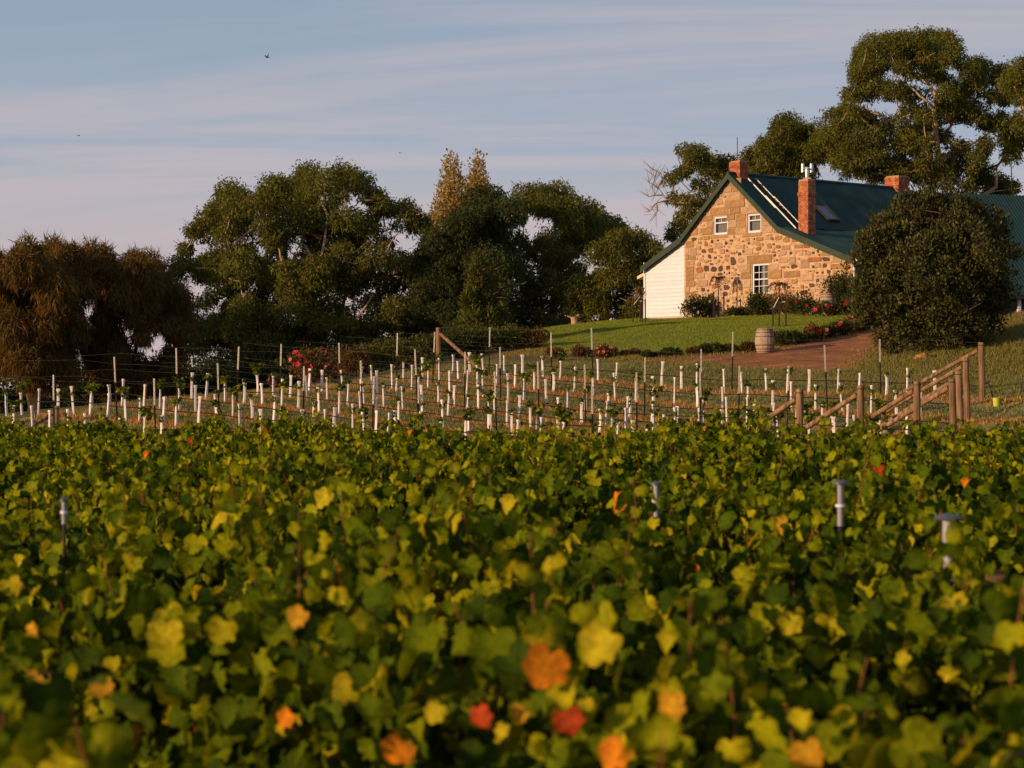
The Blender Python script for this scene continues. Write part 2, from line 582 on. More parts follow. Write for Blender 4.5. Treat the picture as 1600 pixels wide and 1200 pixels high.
# ================================================================ GROUND
def ground_mat(name, kind):
    m, nt, o = new_mat(name)
    p = principled(nt, 0.95, 0.1)
    big = noise(nt, 0.35, 5, 0.6)
    fine = noise(nt, 9.0, 6, 0.7)
    med = noise(nt, 1.6, 6, 0.65)
    if kind == 'lawn':
        c = ramp(nt, med, [(0.35, (0.09, 0.13, 0.012)), (0.52, (0.16, 0.195, 0.018)), (0.68, (0.24, 0.22, 0.035))])
        c = mixc(nt, 0.5, c, ramp(nt, fine, [(0.3, (0.06, 0.09, 0.01)), (0.7, (0.18, 0.21, 0.03))]))
    elif kind == 'dirt':
        c = ramp(nt, med, [(0.3, (0.16, 0.060, 0.022)), (0.5, (0.29, 0.120, 0.044)), (0.7, (0.42, 0.20, 0.085))])
        st = noise(nt, 1.0, 5, 0.6, (0.5, 3.0, 1))
        c = mixc(nt, 0.35, c, ramp(nt, st, [(0.4, (0.12, 0.05, 0.025)), (0.6, (0.38, 0.19, 0.09))]))
    elif kind == 'row':
        t = nt.nodes.new('ShaderNodeTexCoord')
        sp = nt.nodes.new('ShaderNodeSeparateXYZ')
        nt.links.new(t.outputs['Object'], sp.inputs[0])

        def mm(op, a, b):
            n = nt.nodes.new('ShaderNodeMath')
            n.operation = op
            for i, v in enumerate((a, b)):
                if isinstance(v, (int, float)):
                    n.inputs[i].default_value = v
                else:
                    nt.links.new(v, n.inputs[i])
            return n.outputs[0]
        uu = mm('ADD', mm('ADD', mm('MULTIPLY', sp.outputs[0], -SI), mm('MULTIPLY', sp.outputs[1], -CO)), SI * OX + CO * OY)
        uu = mm('ADD', uu, mm('MULTIPLY', mm('SUBTRACT', med, 0.5), 0.9))
        w = mm('COSINE', mm('MULTIPLY', uu, 2 * math.pi / 2.2), 0.0)
        fac = nt.nodes.new('ShaderNodeMapRange')
        fac.inputs['From Min'].default_value = -0.1
        fac.inputs['From Max'].default_value = 0.85
        nt.links.new(w, fac.inputs[0])
        dry = ramp(nt, fine, [(0.3, (0.28, 0.14, 0.045)), (0.55, (0.46, 0.26, 0.09)), (0.8, (0.56, 0.36, 0.15))])
        grn = ramp(nt, fine, [(0.3, (0.11, 0.125, 0.045)), (0.7, (0.23, 0.23, 0.09))])
        c = mixc(nt, fac.outputs[0], grn, dry)
    else:
        c = ramp(nt, med, [(0.3, (0.055, 0.060, 0.022)), (0.5, (0.10, 0.095, 0.035)), (0.72, (0.17, 0.115, 0.05))])
        c = mixc(nt, 0.4, c, ramp(nt, big, [(0.4, (0.06, 0.075, 0.02)), (0.65, (0.19, 0.11, 0.055))]))
    nt.links.new(c, p.inputs['Base Color'])
    bump(nt, p, fine, 0.8, 0.05)
    nt.links.new(p.outputs[0], o.inputs[0])
    return m


MAT['lawn'] = ground_mat('lawn', 'lawn')
MAT['dirt'] = ground_mat('dirt', 'dirt')
MAT['row_floor'] = ground_mat('row_floor', 'row')
MAT['rough_grass'] = ground_mat('rough_grass', 'rough')

LAWN_EDGE = [gpt(*p, dmin=60) for p in ((822, 536), (860, 546), (960, 557), (1060, 557), (1180, 546), (1215, 536), (1300, 521), (1372, 507))]
LAWN = LAWN_EDGE + [(22, 92), (24, 112), (4, 112), (-1.5, 92)]
DRIVE = ([gpt(*p, dmin=55) for p in ((800, 553), (860, 549), (960, 559), (1060, 559), (1180, 549), (1215, 539), (1300, 524), (1372, 510))] + [(19, 84), (21, 80)]
         + [gpt(*p, dmin=55) for p in ((1395, 540), (1362, 556), (1345, 575), (1310, 598), (1200, 581), (1100, 570), (960, 562), (840, 556))])


def build_ground():
    xs = np.concatenate([[-2500, -900, -350, -150, -90, -60, -45], np.arange(-36, 40.01, 0.4), [48, 65, 100, 200, 500, 1200, 2500]])
    ys = np.concatenate([[-150, -60, -25, -10], np.arange(-4, 126.01, 0.4), [130, 140, 155, 175, 200, 260, 400, 800, 1600, 3500]])
    X, Y = np.meshgrid(xs, ys)
    V = np.stack([X.ravel(), Y.ravel(), zgrid(X, Y).ravel()], 1)
    nx, ny = len(xs), len(ys)
    I, J = np.meshgrid(np.arange(nx - 1), np.arange(ny - 1))
    a = (J * nx + I).ravel()
    Fc = np.stack([a, a + 1, a + nx + 1, a + nx], 1)
    cx = (X[:-1, :-1] + X[1:, 1:]).ravel() / 2
    cy = (Y[:-1, :-1] + Y[1:, 1:]).ravel() / 2
    jx = cx + 0.25 * np.sin(cx * 3.1 + cy * 1.7)
    jy = cy + 0.25 * np.sin(cy * 2.7 - cx * 2.1)
    lawn = in_poly(LAWN, jx, jy)
    drive = in_poly(DRIVE, jx, jy) & ~lawn
    u, v = uv(jx, jy)
    row = (u > -1.4) & (u < 17.5) & (v > -1.6) & (v < 26) & ~lawn & ~drive
    rest = ~(lawn | drive | row)
    for nm, msk, mt in (('ground', rest, 'rough_grass'), ('lawn', lawn, 'lawn'), ('dirt_driveway', drive, 'dirt'), ('vineyard_floor', row, 'row_floor')):
        f = Fc[msk]
        used, inv = np.unique(f.ravel(), return_inverse=True)
        o = link(nm, np_mesh(nm, V[used], inv.reshape(f.shape), mt, smooth=True))
        tag(o, kind='structure')


build_ground()

# ================================================================ COTTAGE
BASE_Z = 3.15
HX, HY = 8.4, 97.0
house = empty('stone_cottage', (HX, HY, BASE_Z), math.atan2(-0.788, 0.616), 'stone cottage with green iron roof and white weatherboard lean-to on the lawn', 'house')
HL = 12.4                            # length along the ridge
AP = (3.27, 6.8)                     # apex (t,h)
KL, KR = (-0.02, 3.98), (6.5, 4.1)
EL, ER = (-2.95, 2.62), (11.25, 2.36)


def roof_h(t):
    pts = [(-4.0, 2.1), EL, KL, AP, KR, ER, (13.0, 1.7)]
    for (a, b), (c, d) in zip(pts, pts[1:]):
        if a <= t <= c:
            return b + (d - b) * (t - a) / (c - a)
    return 0


WIN = [(2.04, 3.0, 3.93, 4.85), (4.33, 5.22, 3.90, 4.83), (4.63, 5.75, 1.02, 2.47)]


def gable_wall():
    mb = MB()
    tb = sorted({0.0, AP[0], KR[0], 11.0, 8.75} | {w[0] for w in WIN} | {w[1] for w in WIN})
    for t0, t1 in zip(tb, tb[1:]):
        ops = sorted([(w[2], w[3]) for w in WIN if w[0] <= t0 + 1e-6 and w[1] >= t1 - 1e-6])
        z = -1.2
        for a, b in ops + [(None, None)]:
            if a is None:
                mb.prism([(t0, z), (t1, z), (t1, roof_h(t1) - 0.04), (t0, roof_h(t0) - 0.04)], 0.0, 0.42)
            else:
                mb.prism([(t0, z), (t1, z), (t1, a), (t0, a)], 0.0, 0.42)
                z = b
    return mb


wall = gable_wall().build('wall', 'mortar', house)
# other outer walls (long right side, back gable, left inner) behind the gable
mb = MB()
mb.box(10.58, 11.0, 0.42, HL - 0.3, -1.2, 2.36)
mb.build('side_wall', 'mortar', house)
mb = MB()
mb.prism([(-2.85, -1.2), (11.0, -1.2), (11.0, 2.34), (6.5, 4.0), (3.27, 6.7), (0, 3.9), (-2.85, 2.5)], HL - 0.3, HL)
mb.build('rear_wall', 'mortar', house)


# ---- stones of the gable wall: laid out, then each cut as its own block
def px2wall(zx, zy):
    """crop of the gable (5.333x from 1050,270) to wall t,h"""
    px, py = 1050 + zx / 5.3333, 270 + zy / 5.3333
    k = (px - 800) / F
    t = (k * 97.0 - 8.4) / (0.616 + 0.788 * k)
    return t, (600 - py) * (97.0 - 0.788 * t) / F - BASE_Z


STONES = []                          # (t0,t1,h0,h1,mat,rough)


def hand(x0, y0, x1, y1, mt, rough=0.06):
    t0, h1 = px2wall(x0, y0)
    t1, h0 = px2wall(x1, y1)
    STONES.append([t0 + 0.012, t1 - 0.012, h0 + 0.012, h1 - 0.012, mt, rough])


s_, p_, i_, b_, k_ = 'sandstone', 'palestone', 'ironstone', 'bluestone', 'pinkstone'
for a in (
        (480, 48, 582, 104, s_), (432, 120, 500, 162, p_), (503, 106, 550, 158, s_), (553, 120, 596, 158, p_), (456, 166, 580, 228, p_), (585, 166, 622, 214, s_),
        (360, 210, 425, 268, p_, .2), (442, 231, 610, 284, s_), (622, 202, 690, 274, p_, .25),
        (482, 292, 573, 340, s_), (583, 282, 742, 336, p_), (316, 293, 474, 349, s_),
        (252, 360, 340, 402, s_), (458, 346, 528, 394, s_), (534, 345, 616, 398, s_), (746, 332, 800, 378, p_), (805, 345, 820, 380, k_), (748, 384, 832, 440, p_),
        (252, 460, 340, 514, s_), (160, 470, 214, 520, s_), (462, 465, 530, 514, s_), (536, 460, 622, 510, p_), (470, 402, 540, 458, p_), (545, 404, 616, 456, s_), (746, 446, 840, 500, p_), (848, 452, 900, 500, s_), (838, 400, 860, 440, p_),
        (218, 462, 248, 505, p_), (290, 408, 344, 454, p_),
        (322, 520, 470, 540, s_, .01), (588, 505, 748, 528, s_, .01),
        (116, 570, 186, 622, s_), (116, 628, 144, 672, p_), (150, 628, 206, 690, k_), (116, 678, 146, 730, s_), (150, 694, 198, 728, s_), (116, 736, 146, 776, s_), (150, 734, 190, 770, k_), (116, 780, 186, 830, s_), (116, 834, 186, 900, s_), (116, 905, 196, 948, s_), (116, 952, 150, 988, p_), (116, 992, 188, 1040, s_), (116, 1046, 170, 1085, s_), (192, 836, 275, 880, p_),
        (624, 690, 836, 748, s_, .02), (800, 764, 888, 806, p_), (888, 706, 965, 750, p_), (975, 702, 1032, 762, p_), (1072, 720, 1146, 794, k_), (1132, 706, 1248, 740, i_), (800, 812, 920, 880, s_), (992, 760, 1050, 800, b_, .25), (1082, 840, 1180, 900, p_), (640, 760, 662, 840, s_), (560, 765, 634, 820, p_), (575, 826, 660, 884, s_), (600, 890, 660, 960, p_), (640, 965, 662, 1030, s_), (664, 1008, 800, 1024, s_, .01),
        (930, 820, 1070, 870, s_), (1190, 750, 1240, 790, p_), (1320, 760, 1440, 800, s_), (1250, 640, 1330, 690, s_), (1340, 695, 1420, 745, p_), (1020, 600, 1090, 628, s_), (1096, 588, 1150, 626, i_), (1000, 540, 1055, 575, s_), (1060, 640, 1095, 690, p_),
        (488, 700, 540, 770, b_, .3), (264, 770, 310, 824, b_, .3), (322, 780, 376, 826, b_, .3), (386, 768, 428, 824, b_, .3), (446, 770, 486, 808, b_, .3), (198, 786, 262, 832, i_, .3), (695, 616, 748, 648, i_, .3), (864, 600, 910, 632, i_, .3), (298, 625, 346, 668, i_, .3), (246, 636, 286, 668, b_, .3), (268, 570, 300, 610, i_, .3), (630, 575, 652, 600, b_, .3), (440, 570, 468, 600, b_, .3), (300, 680, 330, 716, b_, .3), (350, 696, 378, 720, b_, .3), (550, 660, 582, 690, b_, .3), (975, 654, 1005, 684, b_, .3), (1205, 640, 1232, 668, b_, .3), (1165, 655, 1192, 680, b_, .3), (1256, 752, 1294, 790, b_, .3), (1164, 768, 1194, 796, b_, .3), (1290, 806, 1330, 842, b_, .3), (1245, 820, 1268, 842, b_, .3), (1198, 824, 1226, 842, b_, .3), (1142, 920, 1192, 956, b_, .3), (1066, 976, 1130, 1014, b_, .3), (906, 776, 946, 800, i_, .3), (556, 946, 592, 980, i_, .3), (312, 1000, 352, 1036, b_, .3), (244, 956, 280, 990, b_, .3), (160, 540, 210, 566, b_, .3), (448, 636, 474, 660, b_, .3), (1096, 720, 1116, 740, b_, .3), (500, 1100, 522, 1126, b_, .3), (454, 1052, 480, 1080, b_, .3), (560, 1056, 580, 1078, b_, .3), (960, 940, 990, 966, b_, .3)):
    hand(*a)


def stone_ok(t0, t1, h0, h1, g):
    if t0 < 0.03 or t1 > 10.95 or h0 < -0.5:
        return False
    if h1 > min(roof_h(t0), roof_h(t1)) - 0.13:
        return False
    for w in WIN:
        if t1 > w[0] - 0.01 and t0 < w[1] + 0.01 and h1 > w[2] - 0.01 and h0 < w[3] + 0.01:
            return False
    for s in STONES:
        if t1 + g > s[0] and t0 - g < s[1] and h1 + g > s[2] and h0 - g < s[3]:
            return False
    return True


rs = random.Random(5)
for (wmin, wmax, hmin, hmax, tries) in ((0.5, 0.9, 0.24, 0.36, 260), (0.3, 0.6, 0.17, 0.28, 2200), (0.16, 0.36, 0.10, 0.2, 5000), (0.09, 0.2, 0.06, 0.12, 7000)):
    for _ in range(tries):
        w, h = rs.uniform(wmin, wmax), rs.uniform(hmin, hmax)
        t, z = rs.uniform(0.05, 10.9), rs.uniform(-0.4, 6.6)
        rub = (z < 3.7)
        if rub and w > 0.5 and rs.random() < 0.7 and t < 7.5:
            continue
        if not stone_ok(t, t + w, z, z + h, 0.026 if w > .3 else 0.034):
            continue
        q = rs.random()
        if not rub:
            mt = s_ if q < 0.55 else p_
            rg = 0.09 if w > 0.3 else 0.2
        else:
            mt = (s_ if q < 0.26 else p_ if q < 0.52 else k_ if q < 0.74 else i_ if q < 0.86 else b_)
            rg = 0.24 if w < 0.5 else 0.1
        STONES.append([t, t + w, z, z + h, mt, rg])


def stone_geo(s, rnd):
    t0, t1, h0, h1, mt, rough = s
    w, h = t1 - t0, h1 - h0
    base = [(0, 0), (0.5, 0), (1, 0), (1, 0.5), (1, 1), (0.5, 1), (0, 1), (0, 0.5)] if rough < 0.15 else \
        [(0.2, 0), (0.6, 0), (0.9, 0.1), (1, 0.5), (0.85, 0.9), (0.5, 1), (0.15, 0.92), (0, 0.55), (0.02, 0.25)]
    c = []
    for a, b in base:
        ja = (rnd.random() - 0.5) * rough * (0.7 if rough < .15 else 1)
        jb = (rnd.random() - 0.5) * rough * (0.7 if rough < .15 else 1)
        c.append((min(1, max(0, a + ja)) * w - w / 2, min(1, max(0, b + jb)) * h - h / 2))
    n = len(c)
    e = rnd.uniform(0.028, 0.05)
    bev = min(0.02, 0.15 * min(w, h))
    sc = (1 - 2 * bev / w, 1 - 2 * bev / h)
    vs = [(x, 0.02, z) for x, z in c] + [(x, -e * 0.6, z) for x, z in c] + [(x * sc[0], -e, z * sc[1]) for x, z in c]
    fs = [(i, (i + 1) % n, (i + 1) % n + n, i + n) for i in range(n)] + [(i + n, (i + 1) % n + n, (i + 1) % n + 2 * n, i + 2 * n) for i in range(n)]
    fs.append(tuple(range(2 * n, 3 * n)))
    return vs, fs


STONES.sort(key=lambda s: -(s[1] - s[0]) * (s[3] - s[2]))
rnd = random.Random(9)
rest_s = {}
for k, s in enumerate(STONES):
    vs, fs = stone_geo(s, rnd)
    ct, ch = (s[0] + s[1]) / 2, (s[2] + s[3]) / 2
    if k < 296:
        me = bpy.data.meshes.new('stone')
        me.from_pydata(vs, [], fs)
        me.materials.append(MAT[s[4]])
        link('stone', me, wall, (ct, 0, ch))
    else:
        m_ = rest_s.setdefault(s[4], MB())
        m_._add([(x + ct, y, z + ch) for x, y, z in vs], fs)
allr = MB()
mats_r = list(rest_s)
for i, mk in enumerate(mats_r):
    allr._add(rest_s[mk].v, rest_s[mk].f, i)
if mats_r:
    tag(allr.build('small_stones', mats_r, wall), kind='stuff')

# ---- windows
for (t0, t1, h0, h1), (nc, nr, sash) in zip(WIN, ((2, 1, 0), (2, 1, 0), (3, 2, 1))):
    fr = MB()
    y0, y1 = 0.05, 0.14
    b = 0.085
    fr.box(t0, t0 + b, y0, y1, h0, h1)
    fr.box(t1 - b, t1, y0, y1, h0, h1)
    fr.box(t0 + b, t1 - b, y0, y1, h1 - b, h1)
    fr.box(t0 + b, t1 - b, y0 - 0.02, y1, h0, h0 + b * (1.7 if not sash else 1.2))
    w_ = fr.build('window', 'white_paint', house)
    mid = (h0 + h1) / 2 if sash else h1 - (h1 - h0) * 0.33
    mb = MB()
    mb.box(t0 + b, t1 - b, y0 + 0.012, y1 - 0.012, mid - 0.028, mid + 0.028)
    mb.build('sash_rail', 'white_paint', w_)
    mb = MB()
    wd = t1 - t0 - 2 * b
    for c in range(1, nc):
        x = t0 + b + wd * c / nc
        if sash:
            mb.box(x - 0.014, x + 0.014, y0 + 0.02, y1 - 0.02, h0 + b, mid - 0.03)
        mb.box(x - 0.014, x + 0.014, y0 + 0.02, y1 - 0.02, mid + 0.03, h1 - b)
    if sash:
        for (a, c) in ((h0 + b, mid), (mid, h1 - b)):
            z = (a + c) / 2
            mb.box(t0 + b, t1 - b, y0 + 0.025, y1 - 0.025, z - 0.013, z + 0.013)
    mb.build('glazing_bars', 'white_paint', w_)
    mb = MB()
    mb.box(t0 + b * .5, t1 - b * .5, y0 + 0.035, y0 + 0.043, h0 + b * .5, h1 - b * .5)
    mb.build('pane', 'glass', w_)
    mb = MB()
    n = 14
    c0, c1 = (t0 + wd * .36 + b, t1 - b) if sash else (t0 + b, t1 - b)
    ztop, zbot = h1 - b, h0 + b
    pts = [(c0 + (c1 - c0) * i / n, 0.20 + 0.025 * math.sin(i * 2.1)) for i in range(n + 1)]
    vs = [(x, y, zbot) for x, y in pts] + [(x, y, ztop) for x, y in pts] + [(x, y + .01, zbot) for x, y in pts] + [(x, y + .01, ztop) for x, y in pts]
    k = n + 1
    mb._add(vs, [(i, i + 1, i + 1 + k, i + k) for i in range(n)] + [(i + 2 * k, i + 3 * k, i + 1 + 3 * k, i + 1 + 2 * k) for i in range(n)])
    mb.build('curtain', 'curtain', w_)
mb = MB()                            # panels coloured dark to stand for the unlit room behind the windows
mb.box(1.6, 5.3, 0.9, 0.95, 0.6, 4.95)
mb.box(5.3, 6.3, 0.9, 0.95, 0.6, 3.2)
mb.build('dark_room_panel', 'room_dark', house)

# ---- weatherboard lean-to on the left
lean = MB()
lean.prism([(-2.80, 0.12), (-0.005, 0.12), (-0.005, 3.86), (-2.80, 2.56)], 0.06, 0.10)
lean = lean.build('lean_to_wall', 'white_paint', house)
pitch = 0.196
z = 0.16
while z < 3.85:
    za, zb = z, z + pitch
    # left limit where the roof line cuts the board
    def tl(h):
        return -2.83 if h < 2.56 else -2.83 + (h - 2.56) / (3.92 - 2.56) * 2.83
    a0, a1 = tl(za + 0.06), tl(zb + 0.06)
    if a0 < -0.06:
        top0 = min(a1, -0.03)
        vs = [(a0, 0.058, za), (-0.012, 0.058, za), (-0.012, 0.058, zb), (top0, 0.058, zb),
              (a0, -0.004, za), (-0.012, -0.004, za), (-0.012, 0.03, zb), (top0, 0.03, zb)]
        me = bpy.data.meshes.new('weatherboard')
        me.from_pydata(vs, [], [(0, 1, 2, 3), (4, 7, 6, 5), (0, 4, 5, 1), (3, 2, 6, 7), (0, 3, 7, 4), (1, 5, 6, 2)])
        me.materials.append(MAT['white_paint'])
        link('weatherboard', me, lean)
    z += pitch
mb = MB()
mb.box(-2.93, -2.835, -0.03, 0.12, 0.05, 2.66)
mb.box(-2.99, -2.94, 0.0, 0.05, 0.1, 2.9)
mb.build('corner_board', 'white_paint', house)
mb = MB()
mb.box(-2.8, -0.02, 0.0, 0.3, -1.1, 0.12)
mb.build('foundation', 'pinkstone', house)
mb = MB()
mb.box(-2.88, -2.80, 0.12, HL - 0.3, -1.0, 2.5)
mb.build('lean_to_side', 'white_paint', house)
# cream porch sticking out to the left of the lean-to
mb = MB()
mb.box(-4.0, -2.89, 1.2, 3.4, -1.0, 2.25)
porch = mb.build('porch', 'cream_paint', house)
mb = MB()
mb.prism([(-4.42, 2.16), (-2.90, 2.66), (-2.90, 2.80), (-4.42, 2.31)], 0.85, 3.7)
mb.build('porch_roof', 'cream_paint', porch)


# ---- corrugated iron roof
def iron(p0, p1, y0, y1, pitch=0.1, amp=0.014, thick=0.03):
    (t0, h0), (t1, h1) = p0, p1
    d = math.hypot(t1 - t0, h1 - h0)
    nx_, nz_ = -(h1 - h0) / d, (t1 - t0) / d
    if nz_ < 0:
        nx_, nz_ = -nx_, -nz_
    n = int((y1 - y0) / pitch * 5)
    ys = np.linspace(y0, y1, n + 1)
    w = amp * np.cos(2 * np.pi * (ys - y0) / pitch)
    rows = []
    for k in np.linspace(0, 1, 6):
        t, h = t0 + (t1 - t0) * k, h0 + (h1 - h0) * k
        sag = 0.012 * np.sin(ys * 1.7 + k * 9) + 0.01 * np.sin(ys * 4.1 + k * 4)
        rows.append(np.stack([t + nx_ * (w + sag + thick), ys, h + nz_ * (w + sag + thick)], 1))
    V = np.concatenate(rows)
    m = n + 1
    f = []
    for r in range(5):
        a = np.arange(n) + r * m
        f.append(np.stack([a, a + m, a + m + 1, a + 1], 1) if t1 > t0 else np.stack([a, a + 1, a + m + 1, a + m], 1))
    return V, np.concatenate(f)


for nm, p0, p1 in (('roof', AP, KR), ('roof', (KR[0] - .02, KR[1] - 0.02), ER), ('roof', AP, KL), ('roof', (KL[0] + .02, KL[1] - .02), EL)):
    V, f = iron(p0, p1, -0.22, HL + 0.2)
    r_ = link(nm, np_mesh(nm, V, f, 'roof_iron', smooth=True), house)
    # timber deck under the iron gives the sheet its thickness
    (t0, h0), (t1, h1) = p0, p1
    mb = MB()
    mb.prism([(t0, h0 - 0.07), (t0, h0 + .008), (t1, h1 + .008), (t1, h1 - 0.07)], -0.18, HL + 0.15)
    mb.build('roof_deck', 'barge', r_)
    # barge board along the gable verge
    mb = MB()
    dd = 0.24
    mb.prism([(t0, h0 - dd), (t0, h0 + .06), (t1, h1 + .06), (t1, h1 - dd)], -0.27, -0.225)
    mb.build('barge_board', 'barge', r_)
mb = MB()
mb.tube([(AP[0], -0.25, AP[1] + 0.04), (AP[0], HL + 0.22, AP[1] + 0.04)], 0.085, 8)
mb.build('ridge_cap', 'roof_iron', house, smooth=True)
mb = MB()
mb.tube([(ER[0] + 0.06, -0.2, ER[1] - 0.02), (ER[0] + 0.06, HL, ER[1] - 0.02)], 0.07, 8)
mb.tube([(ER[0] + 0.05, -0.02, ER[1] - 0.06), (11.06, -0.05, ER[1] - 0.3), (11.06, -0.05, -0.9)], 0.045, 8)
mb.build('gutter', 'white_paint', house, smooth=True)


# ---- brick chimneys, every brick laid
def chimney(name, cx, cy, h0, h1, w, d, bands, label=None, corbel=3):
    core = MB()
    g = 0.02
    core.box(cx - w / 2 + g, cx + w / 2 - g, cy - d / 2 + g, cy + d / 2 - g, h0, h1 - 0.01)
    ch = core.build(name, 'mortar_brick', house)
    if label:
        ch['label'] = label
    bk = MB()
    ch_h, L, B = 0.086, 0.24, 0.11
    n = int((h1 - h0) / ch_h)
    rb = random.Random(3 + int(cx * 10))
    for c in range(n):
        z = h0 + c * ch_h
        ex = 0.0
        if n - c <= corbel:
            ex = 0.035
        for (ba, bb) in bands:
            if ba <= (z - h0) / (h1 - h0) < bb:
                ex = 0.028
        x0, x1, y0, y1 = cx - w / 2 - ex, cx + w / 2 + ex, cy - d / 2 - ex, cy + d / 2 + ex
        off = (c % 2) * L / 2
        for side in range(4):
            a0, a1 = (x0, x1) if side < 2 else (y0 + B, y1 - B)
            p = a0 - off
            while p < a1 - 0.01:
                q0, q1 = max(p, a0) + 0.005, min(p + L, a1) - 0.005
                p += L
                if q1 - q0 < 0.02:
                    continue
                j = rb.uniform(-0.004, 0.006)
                zz = z + 0.005, z + ch_h - 0.006
                if side == 0:
                    bk.box(q0, q1, y0 - j, y0 + B, *zz)
                elif side == 1:
                    bk.box(q0, q1, y1 - B, y1 + j, *zz)
                elif side == 2:
                    bk.box(x0 - j, x0 + B, q0, q1, *zz)
                else:
                    bk.box(x1 - B, x1 + j, q0, q1, *zz)
    tag(bk.build('bricks', 'brick', ch), kind='stuff')
    return ch


c1 = chimney('chimney', 7.2, 1.0, 3.55, 6.3, 0.62, 0.50, ((0.70, 0.76),), 'tall red brick chimney with metal flue', 0)
mb = MB()
mb.lathe([(0.27, 0), (0.25, 0.06), (0.14, 0.10)], 4, (7.2, 1.0, 6.29))
mb.build('chimney_cap', 'mortar', c1)
mb = MB()
mb.tube([(7.2, 1.0, 6.3), (7.2, 1.0, 6.86)], 0.085, 12)
ax, ay = 0.616, 0.788               # cowl spread across the view direction of the gable end
mb.tube([(7.2 - 0.2 * ax, 1.0 + 0.2 * ay, 6.80), (7.2 + 0.2 * ax, 1.0 - 0.2 * ay, 6.80)][::-1], 0.05, 10)
mb.tube([(7.2 - 0.2 * 0.616, 1.0 - 0.2 * .788, 6.80), (7.2 + 0.2 * 0.616, 1.0 + 0.2 * .788, 6.80)], 0.06, 10)
for s in (-1, 1):
    mb.tube([(7.2 + s * 0.2 * .616, 1.0 + s * 0.2 * .788, 6.62), (7.2 + s * 0.2 * .616, 1.0 + s * 0.2 * .788, 7.02)], 0.075, 12)
mb.build('flue', 'flue', c1, smooth=True)
c2 = chimney('chimney', 3.27, 0.50, 6.2, 7.46, 0.66, 0.56, (), 'short brick chimney on the ridge carrying an aerial', 3)
mb = MB()
mb.tube([(3.2, 0.45, 7.4), (3.2, 0.45, 8.6)], 0.018, 5)
mb.tube([(2.95, 0.3, 7.75), (3.45, 0.6, 7.75)], 0.012, 4)
mb.tube([(3.05, 0.5, 7.62), (3.35, 0.4, 7.62)], 0.012, 4)
mb.build('aerial', 'dark_steel', c2)
chimney('chimney', 3.27, 11.75, 6.1, 7.46, 0.86, 0.78, (), 'wide corbelled brick chimney at the far end of the ridge', 5)


def on_roof(t, y, up=0.0):
    d = math.hypot(KR[0] - AP[0], KR[1] - AP[1])
    nx_, nz_ = (AP[1] - KR[1]) / d, (KR[0] - AP[0]) / d
    h = AP[1] + (KR[1] - AP[1]) * (t - AP[0]) / (KR[0] - AP[0])
    return Vector((t + nx_ * up, y, h + nz_ * up))


# skylight
mb = MB()
a, b2, c_, d_ = on_roof(5.0, 3.7, .05), on_roof(5.0, 4.45, .05), on_roof(5.95, 4.45, .05), on_roof(5.95, 3.7, .05)
up = (on_roof(5, 4, 1) - on_roof(5, 4, 0))
for q0, q1 in ((a, b2), (b2, c_), (c_, d_), (d_, a)):
    mb.tube([q0 + up * 0.05, q1 + up * 0.05], 0.075, 4)
sk = mb.build('skylight', 'dark_steel', house)
mb = MB()
mb._add([q + up * 0.08 for q in (a, b2, c_, d_)] + [q + up * 0.02 for q in (a, b2, c_, d_)],
        [(3, 2, 1, 0), (4, 5, 6, 7), (0, 1, 5, 4), (1, 2, 6, 5), (2, 3, 7, 6), (3, 0, 4, 7)])
mb.build('pane', 'skylight_glass', sk)

# ladder lying on the roof (its own thing)
hm = Matrix.Translation((HX, HY, BASE_Z)) @ Matrix.Rotation(math.atan2(-0.788, 0.616), 4, 'Z')
lad = empty('roof_ladder', hm @ on_roof(6.7, 0.95, 0.06), 0, 'long pale double ladder lying down the green roof beside the brick chimney', 'ladder')
inv = Matrix.Translation(-(hm @ on_roof(6.7, 0.95, 0.06)))


def LP(t, y, up):
    return inv @ hm @ on_roof(t, y, up)


for (ta, tb, ya, yb, u0) in ((3.55, 5.4, 0.72, 1.27, 0.10), (4.75, 6.72, 0.67, 1.22, 0.17)):
    for yy in (ya, yb):
        mb = MB()
        p, q = LP(ta, yy, u0), LP(tb, yy, u0)
        mb.tube([p, q], 0.034, 4)
        mb.build('rail', 'galv', lad)
    n = int((tb - ta) * 1.3 / 0.30)
    for i in range(n):
        t = ta + (tb - ta) * (i + 0.5) / n
        mb = MB()
        mb.tube([LP(t, ya, u0), LP(t, yb, u0)], 0.018, 5)
        mb.build('rung', 'dark_steel', lad)

# ================================================================ BARN
BX, BY = 18.0, 80.0
ba = math.atan2(0.30, 0.95)
bz = Z(BX + 2, BY) - 0.05
barn = empty('barn', (BX, BY, bz), ba, 'green corrugated iron barn half hidden behind the dark round tree', 'barn')
BLN, BDP, BEH, BRH = 15.0, 9.0, 3.7 - bz, 8.1 - bz


def corr_wall(x0, x1, z0, z1, y):
    n = int((z1 - z0) / 0.12) * 4
    zs = np.linspace(z0, z1, n + 1)
    w = 0.016 * np.cos(2 * np.pi * zs / 0.12)
    V = np.concatenate([np.stack([np.full(n + 1, x), y - 0.02 - w, zs], 1) for x in (x0, x1)])
    a = np.arange(n)
    return V, np.stack([a, a + n + 1, a + n + 2, a + 1], 1)


mb = MB()
mb.box(0, BLN, 0.0, 0.1, -1.0, BEH)
mb.box(0, 0.1, 0.1, BDP - .1, -1.0, BEH)
mb.box(BLN - .1, BLN, 0.1, BDP - .1, -1.0, BEH)
mb.box(0, BLN, BDP - .1, BDP, -1.0, BEH)
mb.prism([(0, 0), (1, 0), (1, 0.01)], 0.3, 0.31)
bw = mb.build('wall', 'barn_green', barn)
V, f = corr_wall(-0.02, BLN + 0.02, -0.2, BEH - 0.03, -0.005)
link('cladding', np_mesh('cladding', V, f, 'barn_green', smooth=True), bw)


